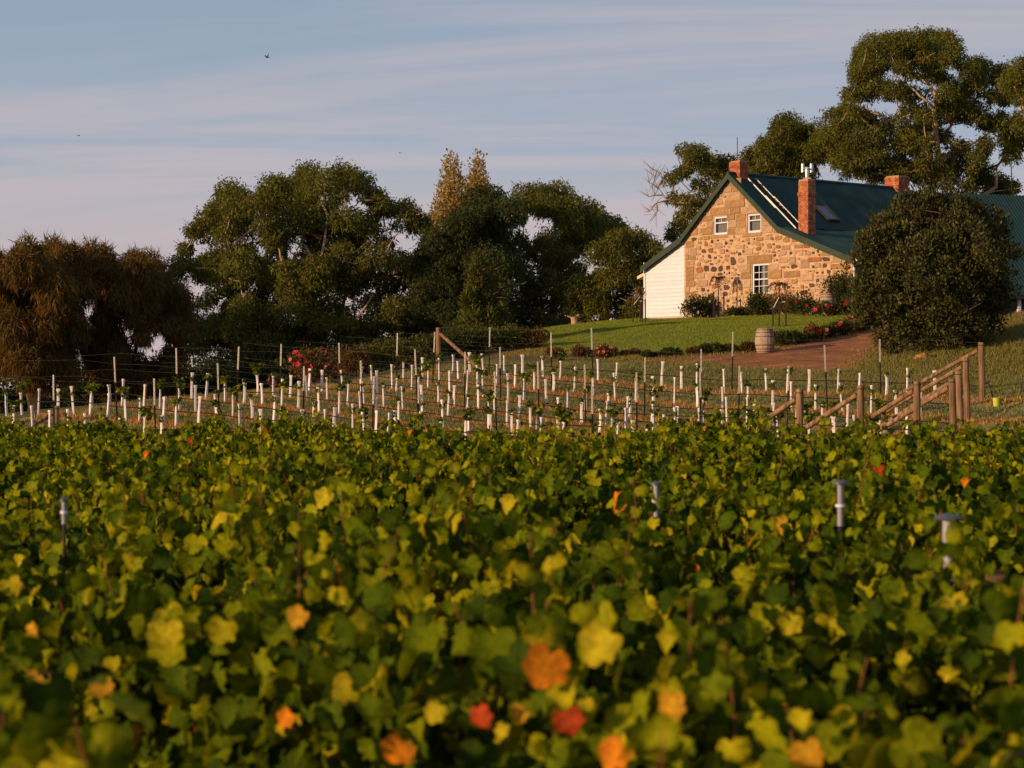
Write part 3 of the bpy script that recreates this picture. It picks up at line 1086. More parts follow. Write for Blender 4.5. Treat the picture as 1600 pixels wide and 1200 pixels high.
def barn_slope(y0, h0, y1, h1):
    n = int(BLN / 0.15) * 5
    xs = np.linspace(-0.4, BLN + 0.4, n + 1)
    w = 0.02 * np.cos(2 * np.pi * xs / 0.15)
    V = np.concatenate([np.stack([xs, np.full(n + 1, y0), h0 + w], 1), np.stack([xs, np.full(n + 1, y1), h1 + w], 1)])
    a = np.arange(n)
    return V, np.stack([a, a + 1, a + n + 2, a + n + 1], 1)


for yy0, hh0, yy1, hh1 in ((-0.4, BEH - .15, BDP / 2, BRH), (BDP / 2, BRH, BDP + .4, BEH - .15)):
    V, f = barn_slope(yy0, hh0 + .05, yy1, hh1 + .05)
    r_ = link('roof', np_mesh('roof', V, f, 'barn_green', smooth=True), barn)
    mb = MB()
    vs = []
    for x in (-0.35, BLN + 0.35):
        vs += [(x, yy0, hh0 - .06), (x, yy1, hh1 - .06), (x, yy1, hh1 + .02), (x, yy0, hh0 + .02)]
    mb._add(vs, [(0, 1, 2, 3), (7, 6, 5, 4), (0, 4, 5, 1), (1, 5, 6, 2), (2, 6, 7, 3), (3, 7, 4, 0)])
    mb.build('roof_deck', 'barge', r_)
for x in (0.05, BLN - .05):
    mb = MB()
    mb._add([(x - .05, 0, BEH), (x - .05, BDP, BEH), (x - .05, BDP / 2, BRH - .06), (x + .05, 0, BEH), (x + .05, BDP, BEH), (x + .05, BDP / 2, BRH - .06)],
            [(0, 2, 1), (3, 4, 5), (0, 1, 4, 3), (1, 2, 5, 4), (2, 0, 3, 5)])
    mb.build('gable_end', 'barn_green', barn)
mb = MB()
mb.box(-0.4, BLN + .4, -0.5, -0.40, BEH - .27, BEH - .13)
mb.build('gutter', 'black_steel', barn)
mb = MB()
mb.box(2.55, 2.68, -0.20, -0.08, -0.2, BEH - .25)
mb.build('downpipe', 'white_paint', barn)
# low blue corrugated tank against the barn wall
prof = []
for k in range(0, 41):
    zz = -0.3 + k * 0.04
    prof.append((1.0 + 0.018 * math.cos(k * math.pi / 2), zz))
mb = MB()
mb.lathe(prof, 40)
tk_d = 76.5
tk = mb.build('water_tank', 'tank_blue', None, ((1519 - 800) / F * tk_d, tk_d, 1.05), smooth=True)
tag(tk, 'low blue corrugated water tank peeping out under the dark round tree', 'tank')


# ================================================================ TREES
def rand_unit(n):
    v = RNG.normal(size=(n, 3))
    return v / np.linalg.norm(v, axis=1, keepdims=True)


def norm(v):
    return v / np.maximum(np.linalg.norm(v, axis=1, keepdims=True), 1e-9)


def rhomb(P, A, S, L, Wd):
    """leaf quads: root P, axis A, side S"""
    n = len(P)
    L = L[:, None]
    Wd = Wd[:, None]
    V = np.empty((n, 4, 3))
    V[:, 0] = P
    V[:, 1] = P + A * L * 0.45 + S * Wd * 0.5
    V[:, 2] = P + A * L
    V[:, 3] = P + A * L * 0.45 - S * Wd * 0.5
    return V.reshape(-1, 3), np.arange(n * 4).reshape(n, 4)


def tri(P, A, S, L, Wd):
    n = len(P)
    V = np.empty((n, 3, 3))
    V[:, 0] = P - S * Wd[:, None] * 0.5
    V[:, 1] = P + S * Wd[:, None] * 0.5
    V[:, 2] = P + A * L[:, None]
    return V.reshape(-1, 3), np.arange(n * 3).reshape(n, 3)


def tints(n, pal, grp=None, var=0.12):
    """pick per-leaf colours; pal = [(weight,(r,g,b)),...]; grp = per-leaf multiplier"""
    w = np.array([p[0] for p in pal], float)
    c = np.array([p[1] for p in pal])
    idx = RNG.choice(len(pal), size=n, p=w / w.sum())
    t = c[idx] * (1 + RNG.uniform(-var, var, size=(n, 1)))
    if grp is not None:
        t = t * grp[:, None]
    return np.clip(t, 0, 1)


def split_clumps(cl, seed, n=3, f=0.62):
    rq = random.Random(seed)
    o = []
    for x, y, r in cl:
        for _ in range(n):
            a, q = rq.uniform(0, 6.28), rq.uniform(0.15, 0.62) * r
            o.append((x + math.cos(a) * q, y + math.sin(a) * q * 0.9, r * f * rq.uniform(.75, 1.2)))
    return o


def crown(C, r, dens, leaf, pal, mode='gum', flat=0.78):
    """C (k,3) clump centres, r (k,) radii -> leaf mesh arrays"""
    cnt = np.maximum((dens * r ** 2).astype(int), 20)
    idx = np.repeat(np.arange(len(C)), cnt)
    n = len(idx)
    rr = r[idx]
    th = RNG.uniform(0, 2 * np.pi, n)
    if mode == 'gum':
        zz = RNG.uniform(-0.8, 1, n)
    elif mode == 'oak':
        zz = RNG.uniform(-0.9, 1, n)
    else:
        zz = RNG.uniform(-1, 1, n)
    q = np.sqrt(np.clip(1 - zz ** 2, 0, 1))
    O = np.stack([q * np.cos(th), q * np.sin(th), zz], 1)
    # small lobes on each clump
    ph = RNG.uniform(0, 6.28, (len(C), 3))[idx]
    lob = 1 + 0.16 * np.sin(3 * th + ph[:, 0]) * np.sin(4 * zz + ph[:, 1]) + 0.08 * np.sin(7 * th + ph[:, 2])
    rad = rr * lob * np.where(RNG.random(n) < 0.62, RNG.uniform(0.72, 1.10, n), RNG.uniform(0.3, 1.38, n))
    P = C[idx] + O * rad[:, None] * np.array([1, 1, flat])
    if mode == 'gum':
        A = norm(O * 0.55 + np.array([0, 0, -0.75]) + RNG.normal(size=(n, 3)) * 0.42)
    elif mode == 'oak':
        upw = np.clip((zz - 0.55) * 2.6, 0, 1)[:, None]
        A = norm(O * 0.35 + np.array([0, 0, -1.0]) * (1 - upw) + upw * np.array([0, 0, 0.42]) + RNG.normal(size=(n, 3)) * 0.42)
    elif mode == 'up':
        A = norm(O * 0.7 + np.array([0, 0, 0.7]) + RNG.normal(size=(n, 3)) * 0.35)
    else:
        A = norm(O + RNG.normal(size=(n, 3)) * 0.6)
    S = norm(np.cross(A, rand_unit(n)))
    L = leaf[0] * RNG.uniform(0.65, 1.35, n)
    Wd = leaf[1] * RNG.uniform(0.7, 1.3, n)
    V, Fq = (tri if mode in ('gum', 'oak') else rhomb)(P, A, S, L, Wd)
    g = RNG.uniform(0.78, 1.22, len(C))[idx]
    T = np.repeat(tints(n, pal, g), Fq.shape[1], axis=0)
    return V, Fq, T


def skeleton(base, top, C, r0, lean=None, rmin=0.03, reach=0.75):
    """trunk + limbs growing to the clump centres -> MB of tapered tubes"""
    rl = random.Random(int(abs(base[0]) * 100) + len(C))
    nodes = [Vector(base)]
    par = [-1]
    n = 9
    for i in range(1, n + 1):
        k = i / n
        p = Vector(base).lerp(Vector(top), k)
        p += Vector((rl.uniform(-1, 1), rl.uniform(-1, 1), 0)) * 0.025 * (Vector(top) - Vector(base)).length * math.sin(k * 3.1)
        nodes.append(p)
        par.append(i - 1)
    ntr = len(nodes)
    order = sorted(range(len(C)), key=lambda j: (Vector(C[j]) - Vector(base).lerp(Vector(top), 0.6)).length)
    tips = []
    for j in order:
        c = Vector(C[j])
        best, bc = 0, 1e9
        for k, q in enumerate(nodes):
            d = c - q
            if d.z < -0.2:
                continue
            cost = d.length + 0.5 * max(0, math.hypot(d.x, d.y) * 0.5 - d.z) + (0.6 if k < 2 else 0)
            if cost < bc:
                best, bc = k, cost
        q = nodes[best]
        d = (c - q)
        steps = max(2, int(d.length / 0.9))
        prev = best
        for s in range(1, steps + 1):
            k = s / steps
            p = q + d * k
            p.z -= 0.10 * d.length * math.sin(k * math.pi)
            p += Vector((rl.uniform(-1, 1), rl.uniform(-1, 1), rl.uniform(-1, 1))) * 0.05 * d.length * (1 if s < steps else 0)
            nodes.append(p)
            par.append(prev)
            prev = len(nodes) - 1
        tips.append(prev)
    # a few forked twigs inside each clump
    cnt = [0.0] * len(nodes)
    for t in tips:
        k = t
        while k >= 0:
            cnt[k] += 1
            k = par[k]
    rad = [max(rmin, r0 * 0.8 * (c / max(1, len(tips))) ** 0.55) for c in cnt]
    for i in range(ntr):
        rad[i] = max(rad[i], r0 * (1.0 - 0.8 * i / ntr))
    mb = MB()
    kids = {}
    for k, p in enumerate(par):
        kids.setdefault(p, []).append(k)
    # chains
    starts = [(0, kids.get(0, []))]
    stack = [(0, [0])]
    done = set()

    def chain(start, first):
        pts, rs_ = [nodes[start]], [min(rad[start], rad[first] * 1.25)]
        k = first
        while True:
            pts.append(nodes[k])
            rs_.append(rad[k])
            ch = kids.get(k, [])
            if not ch:
                break
            ch = sorted(ch, key=lambda x: -rad[x])
            for o in ch[1:]:
                todo.append((k, o))
            k = ch[0]
        mb.tube(pts, rs_, 6 if rs_[0] > 0.08 else 4, cap=False)
    todo = [(0, k) for k in kids.get(0, [])]
    while todo:
        a, b = todo.pop()
        chain(a, b)
    for t in tips:
        c = nodes[t]
        for _ in range(3):
            d = Vector((rl.uniform(-1, 1), rl.uniform(-1, 1), rl.uniform(-0.2, 0.9))).normalized()
            mb.tube([c, c + d * rl.uniform(0.4, 0.9)], [rmin * 0.9, rmin * 0.4], 3, cap=False)
    return mb


def tree(name, cat, label, clumps, org, scale, D, depth, base_px, leaf, dens, pal, mat='tree_leaf', mode='gum', bark='gum_bark', r0=0.35, top_k=0.8,
         extra=0, seed=0, flat=0.9, group=None, bridge=0.3, rscale=1.22):
    """clumps: (cx,cy,r) in a zoomed crop (org + value/scale = photograph pixel)"""
    rl = random.Random(seed + 17)
    if mode == 'gum':
        clumps = split_clumps(clumps, seed, 3, 0.72)
    px = np.array([(org[0] + c[0] / scale, org[1] + c[1] / scale, c[2] / scale) for c in clumps])
    if mode == 'gum':
        px[:, 1] += np.random.default_rng(seed).normal(0, 0.22, len(px)) * px[:, 2]
    cx = px[:, 0].mean()
    hw = max(px[:, 0].max() - cx, cx - px[:, 0].min()) + 1
    C, r = [], []
    for x, y, q in px:
        k = math.sqrt(max(0.05, 1 - ((x - cx) / hw) ** 2))
        d = D + rl.uniform(-1, 1) * depth * k
        C.append(at(x, y, d))
        r.append(q / F * d * rscale)
    if mode == 'gum':
        # small sprays bridging neighbouring clumps, so the crown reads as one mass with few gaps
        n0 = len(C)
        for _ in range(int(n0 * bridge)):
            i = rl.randrange(n0)
            j = min((q for q in range(n0) if q != i), key=lambda q: (C[q] - C[i]).length * rl.uniform(0.4, 2.2))
            C.append(C[i].lerp(C[j], rl.uniform(.35, .65)) + Vector((0, 0, -0.15 * r[i])))
            r.append(rl.uniform(0.65, 0.95) * min(r[i], r[j]))
    # fill at the back so that the crown is as deep as it is wide
    for _ in range(extra):
        x, y, q = px[rl.randrange(len(px))]
        d = D + rl.uniform(-0.2, 1) * depth
        C.append(at(cx + (x - cx) * 0.8, y + 6, d))
        r.append(q * 0.9 / F * d)
    C = np.array([tuple(c) for c in C])
    r = np.array(r)
    bx = at(base_px[0], 0, D).x
    bz_ = Z(bx, D) - 0.3
    t = empty(name, (bx, D, bz_), 0, label, cat, group)
    off = np.array((bx, D, bz_))
    topz = C[:, 2].max()
    topx = at(cx, 0, D).x
    tr = skeleton((0, 0, 0), ((topx - bx) * 0.6, 0, (topz - bz_) * top_k), C - off, r0)
    tr.build('trunk', bark, t, smooth=True)
    V, Fq, T = crown(C - off, r, dens, leaf, pal, mode, flat)
    link('crown', np_mesh('crown', V, Fq, mat, T), t)
    return t


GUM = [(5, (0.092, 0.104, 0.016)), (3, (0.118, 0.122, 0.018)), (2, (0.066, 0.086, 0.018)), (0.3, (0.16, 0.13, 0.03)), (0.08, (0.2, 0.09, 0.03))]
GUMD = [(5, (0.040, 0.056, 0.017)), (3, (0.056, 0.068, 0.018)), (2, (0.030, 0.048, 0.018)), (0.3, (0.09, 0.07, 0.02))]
GL = (0.17, 0.085)

big_gum = [(930, 150, 110), (1100, 170, 105), (1220, 190, 100), (1310, 250, 75), (840, 180, 85), (700, 240, 90), (760, 330, 125), (900, 300, 105), (620, 330, 95), (480, 290, 105), (370, 300, 90), (320, 350, 70), (450, 370, 85),
           (230, 440, 68), (180, 500, 75), (130, 580, 58), (330, 470, 85), (440, 480, 78), (640, 490, 75), (720, 500, 95), (860, 450, 100), (960, 500, 105), (1000, 430, 85), (1140, 430, 95), (1180, 520, 78), (1290, 480, 85), (1330, 340, 80),
           (1380, 340, 60), (1480, 380, 100), (1560, 430, 85), (1340, 550, 65), (1180, 590, 95), (1090, 600, 78), (700, 590, 85), (520, 590, 70), (380, 640, 100), (300, 700, 90), (90, 690, 75), (60, 740, 58), (200, 750, 70), (480, 740, 100),
           (620, 700, 105), (760, 720, 105), (900, 720, 115), (1040, 700, 95), (1170, 720, 105), (1330, 690, 90), (1450, 690, 85), (1560, 650, 70), (300, 800, 70), (450, 810, 75), (650, 800, 80), (760, 830, 95), (880, 840, 95), (1000, 800, 105),
           (1150, 830, 95), (1240, 790, 65), (1420, 830, 85), (1530, 800, 85), (250, 930, 60), (200, 1080, 60), (420, 960, 85), (520, 990, 100), (650, 960, 100), (770, 960, 100), (900, 990, 100), (1040, 970, 90), (1400, 950, 105), (1500, 980, 95),
           (330, 1060, 90), (450, 1100, 110), (600, 1090, 110), (740, 1110, 110), (880, 1110, 110), (1010, 1090, 100), (1130, 1080, 80), (1260, 1100, 90), (1400, 1080, 100), (1520, 1100, 100), (300, 1180, 110), (480, 1220, 110), (640, 1220, 110),
           (800, 1230, 110), (960, 1220, 110), (1120, 1210, 110), (1280, 1220, 110), (1440, 1220, 110), (170, 1200, 90), (560, 1320, 110), (760, 1330, 110), (960, 1330, 110), (1160, 1330, 110), (1360, 1330, 110), (360, 1300, 100), (1010, 345, 50), (1105, 285, 45), (560, 900, 60), (1300, 930, 60)]
tb_ = tree('gum_tree', 'tree', 'widest domed gum tree, sunlit above and dark below, behind the young vines', big_gum, (260, 240), 4, 106, 4.5, (475, 560), GL, 1300, GUM, r0=0.32, top_k=0.62, extra=14, seed=1)

dark_gum = [(440, 350, 100), (550, 340, 90), (360, 430, 95), (480, 450, 110), (600, 430, 90), (270, 510, 95), (400, 540, 110), (540, 560, 115), (180, 590, 85), (300, 620, 110), (460, 660, 110), (600, 660, 95), (130, 670, 75), (640, 760, 85), (520, 770, 100),
            (400, 750, 100), (250, 720, 100), (150, 770, 90), (90, 860, 90), (220, 860, 100), (340, 860, 100), (480, 880, 100), (610, 880, 80), (100, 980, 90), (220, 990, 100), (360, 990, 100), (500, 1000, 100), (600, 1020, 80), (150, 1100, 100), (300, 1110, 100), (450, 1110, 100), (580, 1120, 90), (20, 1060, 90), (50, 1180, 90), (200, 1210, 100), (400, 1210, 100), (560, 1220, 90), (680, 1180, 70)]
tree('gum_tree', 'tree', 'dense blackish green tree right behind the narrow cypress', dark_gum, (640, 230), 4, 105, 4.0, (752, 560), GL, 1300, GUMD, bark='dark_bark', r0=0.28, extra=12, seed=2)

mid_gum = [(720, 310, 78), (790, 310, 78), (860, 320, 70), (930, 330, 88), (1000, 370, 88), (1070, 410, 78), (680, 370, 55), (760, 380, 75), (690, 440, 42), (830, 380, 75), (950, 440, 78), (1040, 480, 85), (1130, 440, 78), (1200, 470, 78), (1260, 500, 75), (1310, 505, 48),
           (1150, 540, 78), (900, 590, 88), (1000, 570, 75), (890, 690, 85), (850, 730, 62), (1000, 660, 42), (1060, 640, 50), (1090, 590, 60), (710, 570, 40), (730, 640, 55), (830, 600, 50), (960, 700, 55), (760, 880, 80), (850, 870, 75), (930, 860, 55), (700, 970, 70), (780, 1060, 85), (880, 1010, 45), (720, 1150, 85), (840, 1150, 80), (680, 1060, 60), (930, 940, 45), (700, 780, 60), (960, 800, 70), (1020, 880, 80), (1000, 980, 80), (960, 1080, 80), (900, 1160, 80), (820, 960, 50), (1040, 780, 60), (860, 800, 55)]
tree('gum_tree', 'tree', 'round topped gum tree with a see-through middle, left of the cottage', mid_gum, (640, 230), 4, 112, 4.5, (866, 540), GL, 1300, GUM, r0=0.3, extra=3, seed=3)

right_gum = [(1300, 570, 85), (1380, 575, 68), (1450, 625, 78), (1530, 640, 62), (1250, 640, 95), (1350, 690, 95), (1440, 720, 88), (1530, 700, 60), (1200, 740, 85), (1300, 800, 95), (1400, 820, 85), (1150, 820, 75), (1080, 880, 75), (1200, 920, 95), (1330, 930, 95), (1100, 960, 85),
             (1040, 1010, 72), (1200, 1040, 85), (1320, 1050, 78), (1080, 1080, 68), (1400, 1010, 70), (1180, 1130, 80), (1300, 1140, 80), (1420, 1120, 80), (1480, 830, 60), (1500, 920, 60)]
tree('gum_tree', 'tree', 'low drooping gum tree touching the cream porch of the cottage', right_gum, (640, 230), 4, 104.5, 2.2, (940, 530), GL, 1300, GUM, r0=0.32, extra=4, seed=4)

back_gum = [(460, 90, 65), (560, 90, 85), (640, 110, 75), (690, 140, 60), (430, 170, 58), (400, 205, 62), (340, 245, 50), (570, 190, 75), (640, 210, 65), (480, 150, 60), (540, 290, 65), (610, 320, 60), (380, 380, 55), (440, 365, 48), (500, 385, 60), (570, 390, 60), (470, 440, 65), (530, 470, 60), (400, 500, 48), (430, 550, 48), (370, 570, 40), (360, 610, 40),
            (640, 400, 60), (600, 460, 60), (480, 550, 60), (700, 230, 60), (690, 320, 60)]
tb = tree('gum_tree', 'tree', 'thin gum tree with bare twigs behind the left roof slope of the cottage', back_gum, (960, 220), 4, 117, 2.5, (1095, 500), (0.2, 0.09), 1000, GUM, r0=0.2, seed=5, bridge=0.0, rscale=1.0)
mb = MB()
rl = random.Random(4)
o_ = tb.location
for (pts) in (((430, 380), (330, 370), (270, 290), (235, 210)), ((330, 370), (260, 390), (225, 440)), ((270, 290), (300, 240), (290, 200)), ((280, 300), (240, 270), (215, 260)), ((300, 340), (250, 340), (215, 350)), ((260, 390), (270, 430), (260, 460)), ((250, 230), (265, 190), (240, 180))):
    P = [at(960 + x / 4, 220 + y / 4, 117) - o_ for x, y in pts]
    mb.tube(P, [0.05 * (1 - 0.25 * i) for i in range(len(P))], 4, cap=False)
    for p in P[1:]:
        for _ in range(5):
            d = Vector((rl.uniform(-1, 0.5), rl.uniform(-.6, .6), rl.uniform(-.8, .8))).normalized()
            mb.tube([p, p + d * rl.uniform(0.4, 0.9)], [0.018, 0.008], 3, cap=False)
mb.build('bare_branches', 'gum_bark', tb)

left8 = [(130, 660, 75), (80, 715, 75), (190, 705, 75), (245, 745, 58), (30, 785, 75), (130, 790, 88), (230, 805, 88), (60, 880, 80), (170, 880, 88), (280, 870, 75), (-25, 805, 58), (-80, 835, 55), (-120, 880, 50), (-30, 900, 80), (330, 830, 60), (-60, 960, 90), (100, 970, 90), (220, 970, 90)]
tree('gum_tree', 'tree', 'smaller peaked gum tree rising behind the middle of the green roof', left8, (1200, 30), 4, 127, 3.5, (1232, 400), GL, 1300, GUM, r0=0.3, extra=3, seed=6)

tall = [(750, 130, 78), (850, 118, 68), (940, 130, 70), (1020, 130, 70), (1110, 150, 78), (1160, 195, 58), (660, 200, 78), (600, 212, 58), (770, 200, 88), (900, 190, 95), (1040, 200, 88), (1130, 230, 68), (600, 290, 78), (700, 290, 95), (820, 275, 85), (550, 350, 55), (650, 345, 75), (960, 260, 78), (1040, 330, 75), (1080, 385, 58),
        (880, 350, 55), (600, 470, 68), (540, 490, 68), (690, 450, 68), (780, 450, 75), (860, 480, 65), (500, 560, 75), (440, 620, 75), (560, 590, 60), (480, 685, 85), (600, 670, 85), (400, 740, 85), (720, 680, 75), (330, 725, 58), (340, 790, 75), (560, 760, 95), (680, 760, 95), (450, 800, 85), (420, 880, 75), (600, 840, 78), (540, 885, 68), (700, 880, 78),
        (880, 600, 68), (960, 615, 68), (870, 690, 78), (960, 700, 78), (1020, 640, 55), (860, 780, 85), (960, 780, 78), (1100, 560, 68), (1180, 590, 85), (1280, 620, 85), (1130, 490, 68), (1200, 500, 68), (1240, 440, 75), (1250, 310, 75), (1330, 310, 75), (1400, 345, 75), (1460, 330, 55), (1290, 385, 68), (1420, 480, 55), (1480, 505, 48), (1380, 640, 75),
        (1460, 665, 85), (1100, 745, 58), (1220, 795, 55), (1350, 780, 65), (1480, 745, 75), (1560, 720, 85), (800, 900, 75), (960, 900, 85), (960, 980, 85), (840, 970, 70), (1180, 950, 95), (1100, 980, 75), (1340, 865, 65), (1520, 835, 65), (1320, 1000, 75), (1430, 1050, 85), (1530, 1040, 48), (1260, 1050, 65), (700, 970, 58), (600, 960, 60), (500, 970, 50)]
tt_ = tree('gum_tree', 'tree', 'tallest spreading gum tree with pale limbs above the cottage roof', tall, (1200, 30), 4, 124, 5.5, (1462, 420), GL, 1300, GUM, r0=0.36, top_k=0.75, extra=4, seed=7)


def limbs(t, org, D, lines):
    for w, line in lines:
        P = [at(org[0] + x / 4, org[1] + y / 4, D + i * 0.35) - t.location for i, (x, y) in enumerate(line)]
        Q = [P[0]]
        for a, b in zip(P, P[1:]):
            Q += [a.lerp(b, .5) + Vector((0.06, 0, 0.08)) * (b - a).length * 0.5, b]
        n = len(Q)
        mb = MB()
        mb.tube(Q, [w * (1 - 0.75 * i / (n - 1)) for i in range(n)], 7, cap=False)
        mb.build('limb', 'gum_bark', t, smooth=True)


limbs(tt_, (1200, 30), 121.5, ((0.21, ((1062, 960), (1045, 700), (1038, 560), (1045, 470), (1000, 400), (930, 330))), (0.09, ((1040, 560), (950, 480), (850, 400), (780, 340))), (0.10, ((1045, 720), (830, 690), (720, 610), (640, 580))),
                               (0.12, ((1062, 880), (1190, 830), (1310, 760), (1400, 700))), (0.15, ((1310, 1130), (1425, 1050), (1425, 930), (1500, 830))), (0.10, ((1045, 520), (1150, 440), (1250, 400))), (0.10, ((1100, 640), (1250, 570), (1400, 540)))))
limbs(tb_, (260, 240), 103.0, ((0.10, ((930, 720), (880, 600), (850, 560), (845, 480))), (0.06, ((850, 575), (760, 545), (570, 550))), (0.08, ((960, 680), (1000, 450), (1060, 330), (1110, 260))), (0.08, ((1010, 400), (970, 310), (960, 260))),
                               (0.06, ((1120, 650), (1200, 600), (1270, 540))), (0.07, ((1330, 700), (1400, 560), (1470, 460))), (0.05, ((430, 560), (540, 470), (560, 400))), (0.07, ((1180, 1040), (1250, 950), (1290, 880)))))
edge = [(1500, 400, 75), (1570, 420, 85), (1590, 330, 68), (1640, 300, 90), (1650, 400, 90), (1700, 480, 90), (1600, 500, 60), (1750, 350, 90), (1780, 560, 90), (1700, 640, 90), (1620, 640, 60), (1820, 450, 90), (1700, 250, 80), (1860, 700, 90), (1740, 760, 90)]
tree('gum_tree', 'tree', 'gum tree cut off by the right edge above the barn', edge, (1200, 30), 4, 115, 3.5, (1640, 440), GL, 1300, GUM, r0=0.26, extra=3, seed=8)

# she-oaks, drooping needles
OAK = [(4, (0.088, 0.060, 0.014)), (3, (0.13, 0.070, 0.015)), (3, (0.064, 0.058, 0.015)), (1.0, (0.19, 0.08, 0.013))]
oak1 = [(210, 200, 110), (120, 290, 110), (40, 290, 110), (390, 190, 110), (300, 230, 120), (200, 330, 130), (330, 370, 130), (480, 260, 120), (430, 400, 120), (80, 430, 130), (-60, 330, 110), (-80, 480, 130), (200, 480, 130), (330, 520, 120), (440, 540, 100), (60, 580, 130), (-80, 640, 130), (180, 640, 130), (310, 680, 130), (430, 700, 110), (40, 730, 130), (180, 800, 130), (320, 830, 120), (-90, 800, 120), (60, 880, 120), (230, 930, 110), (400, 900, 90)]
def split_clumps(cl, seed, n=3, f=0.62):
    rq = random.Random(seed)
    o = []
    for x, y, r in cl:
        for _ in range(n):
            a, q = rq.uniform(0, 6.28), rq.uniform(0.2, 0.62) * r
            o.append((x + math.cos(a) * q, y + math.sin(a) * q, r * f * rq.uniform(.8, 1.15)))
    return o


oak1 = split_clumps(oak1, 1)
tree('she_oak', 'tree', 'big brown drooping she-oak filling the left edge behind the young vines', oak1, (0, 350), 4, 73, 3.2, (55, 600), (0.30, 0.042), 4200, OAK, mat='needle', mode='oak', bark='dark_bark', r0=0.35, top_k=0.7, extra=6, seed=9, flat=0.95)
oak2 = [(590, 220, 100), (620, 290, 110), (560, 330, 110), (690, 330, 80), (800, 280, 90), (900, 280, 100), (860, 350, 110), (970, 350, 90), (760, 400, 110), (640, 430, 100), (900, 450, 110), (1020, 440, 90), (1100, 440, 80), (1150, 500, 70), (780, 520, 100), (920, 540, 80), (1050, 560, 90), (1130, 600, 80), (650, 560, 80), (680, 660, 90), (1120, 690, 80), (1060, 640, 50), (700, 760, 80), (600, 800, 80), (580, 900, 90), (850, 900, 70), (720, 860, 70), (640, 940, 80), (960, 640, 60), (820, 600, 60), (1000, 900, 70), (760, 950, 70), (560, 700, 80), (700, 600, 90), (640, 720, 90), (740, 800, 80), (880, 720, 60), (1100, 800, 70), (900, 960, 80), (1080, 930, 80), (680, 1000, 90), (820, 1020, 90), (960, 1010, 80)]
oak2 = split_clumps(oak2, 2)
tree('she_oak', 'tree', 'second brown she-oak with an open right side, next to the big gum', oak2, (0, 350), 4, 76, 2.4, (215, 600), (0.30, 0.042), 4000, OAK, mat='needle', mode='oak', bark='dark_bark', r0=0.15, top_k=0.7, extra=2, seed=10, flat=0.95)

# poplars
POP = [(4, (0.27, 0.205, 0.055)), (3, (0.33, 0.225, 0.085)), (2.5, (0.18, 0.175, 0.04)), (0.8, (0.36, 0.22, 0.12))]


def poplar(cx, top, wpx, D, label, bottom=600, seed=0, thin=1.0):
    rl = random.Random(seed)
    cl = []
    h = bottom - top
    n = 26
    for i in range(n):
        k = (i + 0.3) / n
        hw = wpx * (0.16 + 0.84 * min(1, k * 2.0)) * (1 if k < .7 else 1)
        for s in range(2 if k > .12 else 1):
            cl.append((cx + rl.uniform(-1, 1) * hw * 0.75, top + 4 + h * k * 0.8 + rl.uniform(-4, 4), rl.uniform(0.45, 0.7) * wpx * (0.5 + 0.5 * min(1, k * 3))))
    return tree('poplar_tree', 'tree', label, cl, (0, 0), 1, D, 1.3, (cx, 560), (0.2, 0.14), 460 * thin, POP, mode='up', bark='gum_bark', r0=0.25, top_k=0.97, seed=seed, flat=1.5, group='autumn poplars behind the gums')


poplar(706, 246, 28, 142, 'left poplar spire, thin and brownish yellow, above the gums', seed=21)
poplar(744, 244, 27, 146, 'right poplar spire, fuller and yellow green, above the gums', seed=22, thin=1.35)
poplar(681, 318, 20, 140, 'short poplar beside the foot of the left spire', seed=23)
poplar(726, 285, 15, 150, 'faint sparse poplar between the two tall spires', seed=24, thin=0.7)
poplar(786, 304, 11, 144, 'small poplar tip showing just right of the two spires', seed=25)

# cypress in front of the dark tree
CYP = [(4, (0.075, 0.088, 0.012)), (3, (0.05, 0.066, 0.012)), (1.5, (0.12, 0.115, 0.018))]
cl = []
rl = random.Random(31)
for i in range(34):
    k = i / 33
    hw = 1.5 + 30 * min(1, k * 1.1) ** 0.9
    for s in range(1 + int(k * 3.5)):
        cl.append((748 + rl.uniform(-1, 1) * hw - 4 * k, 402 + 172 * k, 4.5 + 8.5 * k))
for i in range(16):
    k = i / 15
    cl.append((768 + rl.uniform(-1, 1) * 8 * k + 8 * k, 414 + 140 * k, 3 + 6 * k))
    cl.append((782 + rl.uniform(-1, 1) * 10 * k, 480 + 100 * k, 6 + 6 * k))
tree('cypress_tree', 'tree', 'narrow pointed dark green cypress in front of the gum trees', cl, (0, 0), 1, 83, 1.0, (748, 580), (0.18, 0.06), 5200, CYP, mat='needle', mode='up', bark='dark_bark', r0=0.16, top_k=0.95, seed=32, flat=1.5)

